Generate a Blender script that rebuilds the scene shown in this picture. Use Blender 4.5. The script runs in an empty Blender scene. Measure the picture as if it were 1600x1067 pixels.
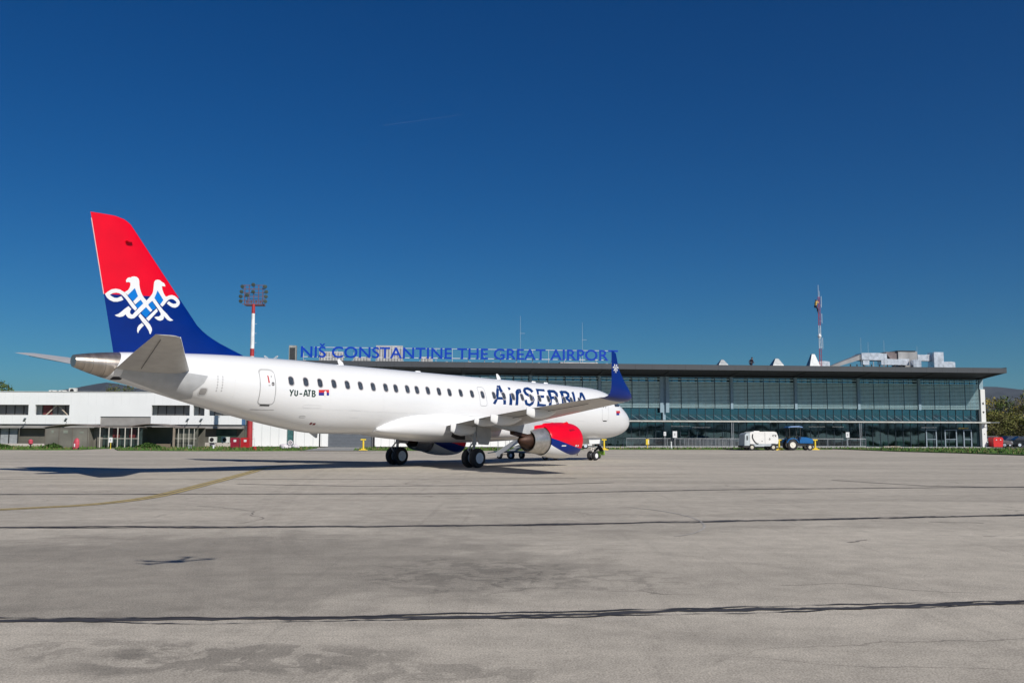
import bpy, bmesh, math, random, json
from mathutils import Vector, Matrix
from mathutils.geometry import delaunay_2d_cdt
R = math.radians
random.seed(7)
scene = bpy.context.scene
# ------------------------------------------------------------------ camera
PITCH, ROLL, EYE = 0.0954711, 0.0031, 1.927
cam = bpy.data.cameras.new('camera'); camo = bpy.data.objects.new('camera', cam)
scene.collection.objects.link(camo); scene.camera = camo
cam.sensor_width = 36; cam.lens = 32.79; cam.clip_start = .1; cam.clip_end = 60000
fw = Vector((0, math.cos(PITCH), math.sin(PITCH))); vv = Vector((0, -math.sin(PITCH), math.cos(PITCH))); xx = Vector((1, 0, 0))
rr = xx * math.cos(ROLL) + vv * math.sin(ROLL); uu = -xx * math.sin(ROLL) + vv * math.cos(ROLL)
m4 = Matrix.Identity(4)
for i in range(3): m4[i][0] = rr[i]; m4[i][1] = uu[i]; m4[i][2] = -fw[i]; m4[i][3] = (0, 0, EYE)[i]
camo.matrix_world = m4
# ------------------------------------------------------------------ light
SUN_AZ, SUN_EL = R(143), R(37)
world = bpy.data.worlds.new('World'); scene.world = world; world.use_nodes = True
nt = world.node_tree; bg = nt.nodes['Background']
sky = nt.nodes.new('ShaderNodeTexSky'); sky.sky_type = 'NISHITA'; sky.sun_disc = False
sky.sun_elevation = SUN_EL; sky.sun_rotation = SUN_AZ
sky.altitude = 200; sky.air_density = 1.0; sky.dust_density = 0.05; sky.ozone_density = 4.0
gm = nt.nodes.new('ShaderNodeGamma'); gm.inputs[1].default_value = SKY_GAMMA = 1.0
hs = nt.nodes.new('ShaderNodeHueSaturation'); hs.inputs['Saturation'].default_value = 1.38; hs.inputs['Value'].default_value = 1.0
tint = nt.nodes.new('ShaderNodeVectorMath'); tint.operation = 'MULTIPLY'; tint.inputs[1].default_value = (.22, .53, .71)
nt.links.new(sky.outputs[0], gm.inputs[0]); nt.links.new(gm.outputs[0], hs.inputs['Color']); nt.links.new(hs.outputs[0], tint.inputs[0]); nt.links.new(tint.outputs[0], bg.inputs[0])
bg.inputs[1].default_value = 0.06
sun = bpy.data.lights.new('sun', 'SUN'); sun.energy = 3.9; sun.angle = R(.53); sun.color = (1, .955, .89)
suno = bpy.data.objects.new('sun', sun); scene.collection.objects.link(suno)
sd = Vector((math.sin(SUN_AZ) * math.cos(SUN_EL), math.cos(SUN_AZ) * math.cos(SUN_EL), math.sin(SUN_EL)))
suno.rotation_euler = sd.to_track_quat('Z', 'Y').to_euler(); suno.location = sd * 60
scene.view_settings.view_transform = 'Standard'; scene.view_settings.look = 'None'
scene.view_settings.exposure = 0.25; scene.view_settings.gamma = 1
scene.render.engine = 'CYCLES'

# ------------------------------------------------------------------ materials
def lin(c):
    return tuple((x / 255 / 12.92 if x / 255 <= .04045 else ((x / 255 + .055) / 1.055) ** 2.4) for x in c)
MC = {}
def mat(name, col, rough=.6, metal=0., var=.12, scale=3., bump=0., spec=.5, coat=0., detail=5., alpha=1., streak=None):
    if name in MC: return MC[name]
    m = bpy.data.materials.new(name); m.use_nodes = True; n = m.node_tree.nodes; l = m.node_tree.links
    b = n['Principled BSDF']; b.inputs['Roughness'].default_value = rough; b.inputs['Metallic'].default_value = metal
    b.inputs['Specular IOR Level'].default_value = spec; b.inputs['Coat Weight'].default_value = coat
    b.inputs['Coat Roughness'].default_value = .06; b.inputs['Alpha'].default_value = alpha
    tc = n.new('ShaderNodeTexCoord'); mp = n.new('ShaderNodeMapping'); l.new(tc.outputs['Object'], mp.inputs[0])
    if streak: mp.inputs['Scale'].default_value = streak
    nz = n.new('ShaderNodeTexNoise'); nz.inputs['Scale'].default_value = scale; nz.inputs['Detail'].default_value = detail
    l.new(mp.outputs[0], nz.inputs['Vector'])
    mr = n.new('ShaderNodeMapRange'); mr.inputs[1].default_value = .3; mr.inputs[2].default_value = .7
    mr.inputs[3].default_value = 1 - var; mr.inputs[4].default_value = 1 + var
    l.new(nz.outputs[0], mr.inputs[0])
    mx = n.new('ShaderNodeVectorMath'); mx.operation = 'SCALE'; mx.inputs[0].default_value = col[:3]
    l.new(mr.outputs[0], mx.inputs['Scale']); l.new(mx.outputs[0], b.inputs['Base Color'])
    if bump:
        bp = n.new('ShaderNodeBump'); bp.inputs['Strength'].default_value = bump; bp.inputs['Distance'].default_value = .02
        l.new(nz.outputs[0], bp.inputs['Height']); l.new(bp.outputs[0], b.inputs['Normal'])
    MC[name] = m; return m
M_white = mat('aircraft_white', (.745, .75, .75), .25, var=.035, scale=.7, coat=.3, streak=(.35, 1, 2.2), detail=7)
M_red = mat('livery_red', (.70, .001, .016), .3, var=.05, scale=1.2, coat=.12, spec=.3)
M_navy = mat('livery_navy', (.0, .018, .17), .3, var=.08, scale=1.2, coat=.1, spec=.3)
M_mid = mat('livery_mid_blue', (.0, .16, .55), .3, var=.05)
M_title = mat('title_blue', (.003, .028, .13), .4, var=.1, scale=4)
M_grey = mat('aircraft_grey', (.47, .46, .44), .4, var=.08, scale=2.0, coat=.1)
M_lgrey = mat('primer_grey', (.42, .43, .44), .45, var=.08, scale=3)
M_metal = mat('bare_metal', (.40, .355, .31), .32, metal=.85, var=.22, scale=2.2, streak=(2.5, .4, .4))
M_nozzle = mat('nozzle_metal', (.48, .46, .43), .36, metal=.8, var=.18, scale=5)
M_burnt = mat('burnt_metal', (.05, .022, .013), .55, metal=.4, var=.35, scale=5)
M_tyre = mat('tyre_rubber', (.018, .018, .02), .75, var=.3, scale=8)
M_rim = mat('wheel_rim', (.62, .70, .77), .4, metal=.0, var=.1, scale=10)
M_dark = mat('dark_void', (.012, .012, .014), .6, var=.3)
M_win = mat('cabin_glass', (.05, .06, .075), .15, var=.4, scale=6, spec=.6)
M_winring = mat('window_ring', (.45, .42, .41), .4, var=.1)
M_line = mat('panel_line', (.36, .36, .36), .6, var=.2)
M_black = mat('black_paint', (.02, .02, .02), .5, var=.2)
M_steel = mat('galvanised_steel', (.42, .44, .46), .45, metal=.4, var=.15, scale=8)
M_yellow = mat('yellow_paint', (.80, .58, .04), .5, var=.12, scale=6)
M_hivis = mat('hi_vis_green', (.34, .58, .07), .7, var=.15, scale=10)

# ------------------------------------------------------------------ mesh helpers
class MB:
    def __init__(s): s.v = []; s.f = []; s.m = []
    def add(s, vs, fs, mi=0):
        k = len(s.v); s.v += [tuple(v) for v in vs]
        for f in fs: s.f.append([i + k for i in f]); s.m.append(mi)
    def bx(s, x0, x1, y0, y1, z0, z1, mi=0):
        s.add([(x0, y0, z0), (x1, y0, z0), (x1, y1, z0), (x0, y1, z0), (x0, y0, z1), (x1, y0, z1), (x1, y1, z1), (x0, y1, z1)],
              [(3, 2, 1, 0), (4, 5, 6, 7), (0, 1, 5, 4), (1, 2, 6, 5), (2, 3, 7, 6), (3, 0, 4, 7)], mi)
    def beam(s, p, q, w, h=None, mi=0, up=(0, 0, 1)):
        p = Vector(p); q = Vector(q); d = (q - p).normalized(); h = h or w
        u = Vector(up)
        if abs(d.dot(u)) > .95: u = Vector((1, 0, 0))
        a = d.cross(u).normalized() * w / 2; b = a.cross(d).normalized() * h / 2
        vs = [p - a - b, p + a - b, p + a + b, p - a + b, q - a - b, q + a - b, q + a + b, q - a + b]
        s.add(vs, [(3, 2, 1, 0), (4, 5, 6, 7), (0, 1, 5, 4), (1, 2, 6, 5), (2, 3, 7, 6), (3, 0, 4, 7)], mi)
    def tube(s, p, q, r, r2=None, n=12, mi=0):
        p = Vector(p); q = Vector(q); d = (q - p).normalized(); r2 = r if r2 is None else r2
        u = Vector((0, 0, 1)) if abs(d.z) < .9 else Vector((1, 0, 0))
        a = d.cross(u).normalized(); b = d.cross(a)
        vs = []
        for c, rad in ((p, r), (q, r2)):
            for i in range(n):
                t = 2 * math.pi * i / n; vs.append(c + a * math.cos(t) * rad + b * math.sin(t) * rad)
        fs = [(i, (i + 1) % n, n + (i + 1) % n, n + i) for i in range(n)] + [tuple(range(n))[::-1], tuple(range(n, 2 * n))]
        s.add(vs, fs, mi)
    def path(s, pts, r, n=6, mi=0):
        for a, b in zip(pts[:-1], pts[1:]): s.tube(a, b, r, n=n, mi=mi)
    def loft(s, rings, mi=0, caps=True, closed=True):
        n = len(rings[0]); k = len(s.v); s.v += [tuple(v) for rg in rings for v in rg]
        for i in range(len(rings) - 1):
            for j in range(n if closed else n - 1):
                a = k + i * n + j; b = k + i * n + (j + 1) % n
                s.f.append([a, b, b + n, a + n]); s.m.append(mi)
        if caps:
            s.f.append([k + j for j in range(n)][::-1]); s.m.append(mi)
            s.f.append([k + (len(rings) - 1) * n + j for j in range(n)]); s.m.append(mi)
    def lathe(s, o, ax, prof, n=24, mi=0, caps=True):
        """prof: list of (distance along ax, radius)"""
        o = Vector(o); d = Vector(ax).normalized(); u = Vector((0, 0, 1)) if abs(d.z) < .9 else Vector((1, 0, 0))
        a = d.cross(u).normalized(); b = d.cross(a)
        rings = [[o + d * t + (a * math.cos(2 * math.pi * i / n) + b * math.sin(2 * math.pi * i / n)) * r for i in range(n)] for t, r in prof]
        s.loft(rings, mi, caps)
    def prism(s, poly, fn, a, b, mi=0):
        """poly 2D (u,v); fn(u,v,w)->3D; extrude w a..b"""
        n = len(poly)
        s.add([fn(u, v, a) for u, v in poly] + [fn(u, v, b) for u, v in poly],
              [tuple(range(n))[::-1], tuple(range(n, 2 * n))] + [(i, (i + 1) % n, n + (i + 1) % n, n + i) for i in range(n)], mi)
    def ball(s, c, r, n=10, sc=(1, 1, 1), mi=0):
        rings = []
        for i in range(1, n):
            t = math.pi * i / n
            rings.append([(c[0] + r * sc[0] * math.sin(t) * math.cos(2 * math.pi * j / (2 * n)), c[1] + r * sc[1] * math.sin(t) * math.sin(2 * math.pi * j / (2 * n)), c[2] - r * sc[2] * math.cos(t)) for j in range(2 * n)])
        s.loft(rings, mi, True)
def obj(name, mb, mats, parent=None, smooth=None, recalc=True):
    me = bpy.data.meshes.new(name); me.from_pydata(mb.v, [], mb.f); me.validate()
    if recalc:
        bm = bmesh.new(); bm.from_mesh(me); bmesh.ops.recalc_face_normals(bm, faces=bm.faces); bm.to_mesh(me); bm.free()
    if not isinstance(mats, (list, tuple)): mats = [mats]
    for m in mats: me.materials.append(m)
    if len(mats) > 1 and len(me.polygons) == len(mb.m):
        me.polygons.foreach_set('material_index', mb.m)
    if smooth:
        me.polygons.foreach_set('use_smooth', [True] * len(me.polygons)); me.set_sharp_from_angle(angle=R(smooth))
    o = bpy.data.objects.new(name, me); scene.collection.objects.link(o)
    if parent: o.parent = parent
    return o
def thing(name, label, cat, loc=(0, 0, 0), rz=0, group=None):
    o = bpy.data.objects.new(name, None); scene.collection.objects.link(o); o.empty_display_size = .3
    o.location = loc; o.rotation_euler = (0, 0, rz); return tag(o, label, cat, group)
def tag(o, label=None, cat=None, group=None, kind=None):
    if label: o['label'] = label
    if cat: o['category'] = cat
    if group: o['group'] = group
    if kind: o['kind'] = kind
    return o
def struct(name, mb, m, smooth=None): return tag(obj(name, mb, m, None, smooth), kind='structure')
def dup(root, loc, rz, label=None):
    r = root.copy(); scene.collection.objects.link(r); r.location = loc; r.rotation_euler = (0, 0, rz)
    if label: r['label'] = label
    def rec(a, b):
        for ch in list(a.children):
            c = ch.copy(); scene.collection.objects.link(c); c.parent = b; rec(ch, c)
    rec(root, r); return r
def cdt(polys, step=0.):
    """union of 2D polygons -> verts, tris, refined by a grid of points"""
    vs = []; fs = []
    for p in polys:
        k = len(vs); q = []
        for i in range(len(p)):
            a = Vector(p[i]); b = Vector(p[(i + 1) % len(p)]); n = max(1, int((b - a).length / step)) if step else 1
            for j in range(n): q.append(a.lerp(b, j / n))
        vs += q; fs.append(list(range(k, len(vs))))
    if step:
        xs = [v.x for v in vs]; ys = [v.y for v in vs]
        x = min(xs) + step / 2
        while x < max(xs):
            y = min(ys) + step / 2
            while y < max(ys): vs.append(Vector((x, y))); y += step
            x += step
    r = delaunay_2d_cdt(vs, [], fs, 0, 1e-5); V2 = r[0]
    bb = [(min(p[0] for p in q), max(p[0] for p in q), min(p[1] for p in q), max(p[1] for p in q), q) for q in polys]
    def isin(x, y):
        for x0, x1, y0, y1, q in bb:
            if x0 <= x <= x1 and y0 <= y <= y1:
                c = False; n = len(q)
                for i in range(n):
                    a, b = q[i], q[(i + 1) % n]
                    if (a[1] > y) != (b[1] > y) and x < (b[0] - a[0]) * (y - a[1]) / (b[1] - a[1]) + a[0]: c = not c
                if c: return True
        return False
    keep = [list(f) for f in r[2] if isin(sum(V2[i].x for i in f) / 3, sum(V2[i].y for i in f) / 3)]
    us = sorted({i for f in keep for i in f}); ix = {u: k for k, u in enumerate(us)}
    return [tuple(V2[u]) for u in us], [[ix[i] for i in f] for f in keep]
def strokes(path, w):
    out = []
    for a, b in zip(path[:-1], path[1:]):
        a = Vector(a); b = Vector(b); d = (b - a).normalized(); n = Vector((-d.y, d.x)) * w / 2
        out.append([a + n, b + n, b - n, a - n])
    for p in path[1:-1]:
        out.append([(p[0] + math.cos(t * math.pi / 4) * w / 2, p[1] + math.sin(t * math.pi / 4) * w / 2) for t in range(8)])
    return out
def rrect(cx, cy, w, h, r, n=4):
    o = []
    for sx, sy, a0 in ((1, 1, 0), (-1, 1, 90), (-1, -1, 180), (1, -1, 270)):
        for i in range(n + 1):
            t = R(a0 + 90 * i / n); o.append((cx + sx * (w / 2 - r) + math.cos(t) * r, cy + sy * (h / 2 - r) + math.sin(t) * r))
    return o
# ------------------------------------------------------------------ aircraft
TH = R(49.07)
XM = 17.94
def sill(x): return 2.545 + .0175 * x
TAB = [(-.62, 2.62, 2.5, .05), (-.52, 2.90, 2.22, .34), (-.25, 3.14, 1.98, .60), (.2, 3.43, 1.76, .86), (.75, 3.74, 1.61, 1.05), (1.4, 4.10, 1.5, 1.21), (2.1, 4.47, 1.44, 1.33), (3.0, 4.68, 1.41, 1.42), (4.2, 4.78, 1.41, 1.49), (6, 4.83, 1.44, 1.505)]
for x in range(8, 27, 2): TAB.append((x, sill(x) + 2.19, sill(x) - 1.22, 1.505))
TAB += [(27, 5.23, sill(27) - 1.14, 1.50), (28.5, 5.24, 2.14, 1.47), (30, 5.25, 2.44, 1.38), (31.5, 5.235, 2.78, 1.25), (33, 5.19, 3.15, 1.08), (34.5, 5.125, 3.53, .88), (36, 5.04, 3.88, .63), (37, 4.94, 4.15, .42), (37.8, 4.81, 4.42, .2)]
def fus(x):
    x = min(max(x, -.62), 37.8); T = TAB; i = 0
    while i < len(T) - 2 and x > T[i + 1][0]: i += 1
    H = T[i + 1][0] - T[i][0]; t = (x - T[i][0]) / H; o = []
    for c in (1, 2, 3):
        def dd(k):
            if k == 0: return (T[1][c] - T[0][c]) / (T[1][0] - T[0][0])
            if k == len(T) - 1: return (T[-1][c] - T[-2][c]) / (T[-1][0] - T[-2][0])
            return (T[k + 1][c] - T[k - 1][c]) / (T[k + 1][0] - T[k - 1][0])
        o.append(T[i][c] * (2 * t**3 - 3 * t * t + 1) + dd(i) * H * (t**3 - 2 * t * t + t) + T[i + 1][c] * (-2 * t**3 + 3 * t * t) + dd(i + 1) * H * (t**3 - t * t))
    return o
def onfus(x, z, off=.006):
    tp, bt, w = fus(x); zc = (tp + bt) / 2; hh = (tp - bt) / 2; r = max(-.985, min(.985, (z - zc) / hh)); y = w * math.sqrt(1 - r * r)
    n = Vector((0, y / w / w, (z - zc) / hh / hh)).normalized()
    return (x - XM, y + n.y * off, z + n.z * off)
plane = thing('passenger_airliner', 'large white twin engine airliner with red and navy tail parked on the apron', 'airliner',
              (7.50 - math.cos(TH) * XM, 64.79 - math.sin(TH) * XM, 0), TH + math.pi)
def P(x, y, z): return (x - XM, y, z)
# fuselage body up to the metal tail cone joint
NX = 150
def frings(x0, x1, n, N=96, sl=0.):
    rs = []
    for i in range(n + 1):
        x = x0 + (x1 - x0) * (i / n)
        rg = []
        for j in range(N):
            a = 2 * math.pi * j / N
            tp, bt, w = fus(x); zz = math.cos(a)
            xs = x + sl * (-zz) * (x - x0 if sl < 0 else 1)
            rg.append((x, a))
        rs.append([(q - XM, fus(q)[2] * math.sin(a), (fus(q)[0] + fus(q)[1]) / 2 + (fus(q)[0] - fus(q)[1]) / 2 * math.cos(a)) for q, a in rg])
    return rs
b = MB()
xs = [-.62 + 2.2 * (i / 24) ** 1.6 for i in range(24)] + [1.58 + (33.4 - 1.58) * i / 110 for i in range(111)]
def ring(xf, N=96):
    rg = []
    for j in range(N):
        a = 2 * math.pi * j / N; q = xf(a); tp, bt, w = fus(q)
        rg.append((q - XM, w * math.sin(a), (tp + bt) / 2 + (tp - bt) / 2 * math.cos(a)))
    return rg
rings = [ring(lambda a, x=x: x) for x in xs]
JT = lambda a: 36.12 - .27 * math.cos(a)       # slanted joint to the metal cone
for i in range(1, 13): rings.append(ring(lambda a, i=i: 33.4 + (JT(a) - 33.4) * i / 12))
b.loft(rings)
fuse = obj('fuselage', b, M_white, plane, 40)
b = MB(); b.loft([ring(lambda a, i=i: JT(a) + .004 + (37.62 - JT(a)) * i / 14) for i in range(15)], caps=False)
rg = b.v[-96:]; c = Vector((37.62 - XM, 0, 4.63))
inner = [tuple(c + (Vector(v) - c) * .86) for v in rg]; inner2 = [(v[0] - .35, v[1], v[2]) for v in inner]
b.loft([rg, inner, inner2])
cone = obj('tail_cone', b, M_metal, plane, 40)
b = MB()
for q in (36.55, 37.0, 37.3):
    b.loft([[tuple(Vector(v) * 1.0 + Vector((0, v[1] * .006, (v[2] - 4.6) * .012))) for v in ring(lambda a, q=q, d=d: q + d)] for d in (0, .02)], caps=False)
obj('cone_seam', b, mat('seam_dark', (.22, .2, .18), .5, metal=.6), cone, 40)
b = MB(); b.lathe((37.3 - XM, 0, 4.63), (1, 0, 0), [(0, .15), (.02, .15)], 20); obj('exhaust_opening', b, M_dark, cone)
def decal(name, polys, m, parent, off=.006, step=.09, fn=None, thick=False):
    v, f = cdt(polys, step); fn = fn or onfus
    mb = MB(); mb.add([fn(a, c, off) for a, c in v], f)
    return obj(name, mb, m, parent, recalc=False)
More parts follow.
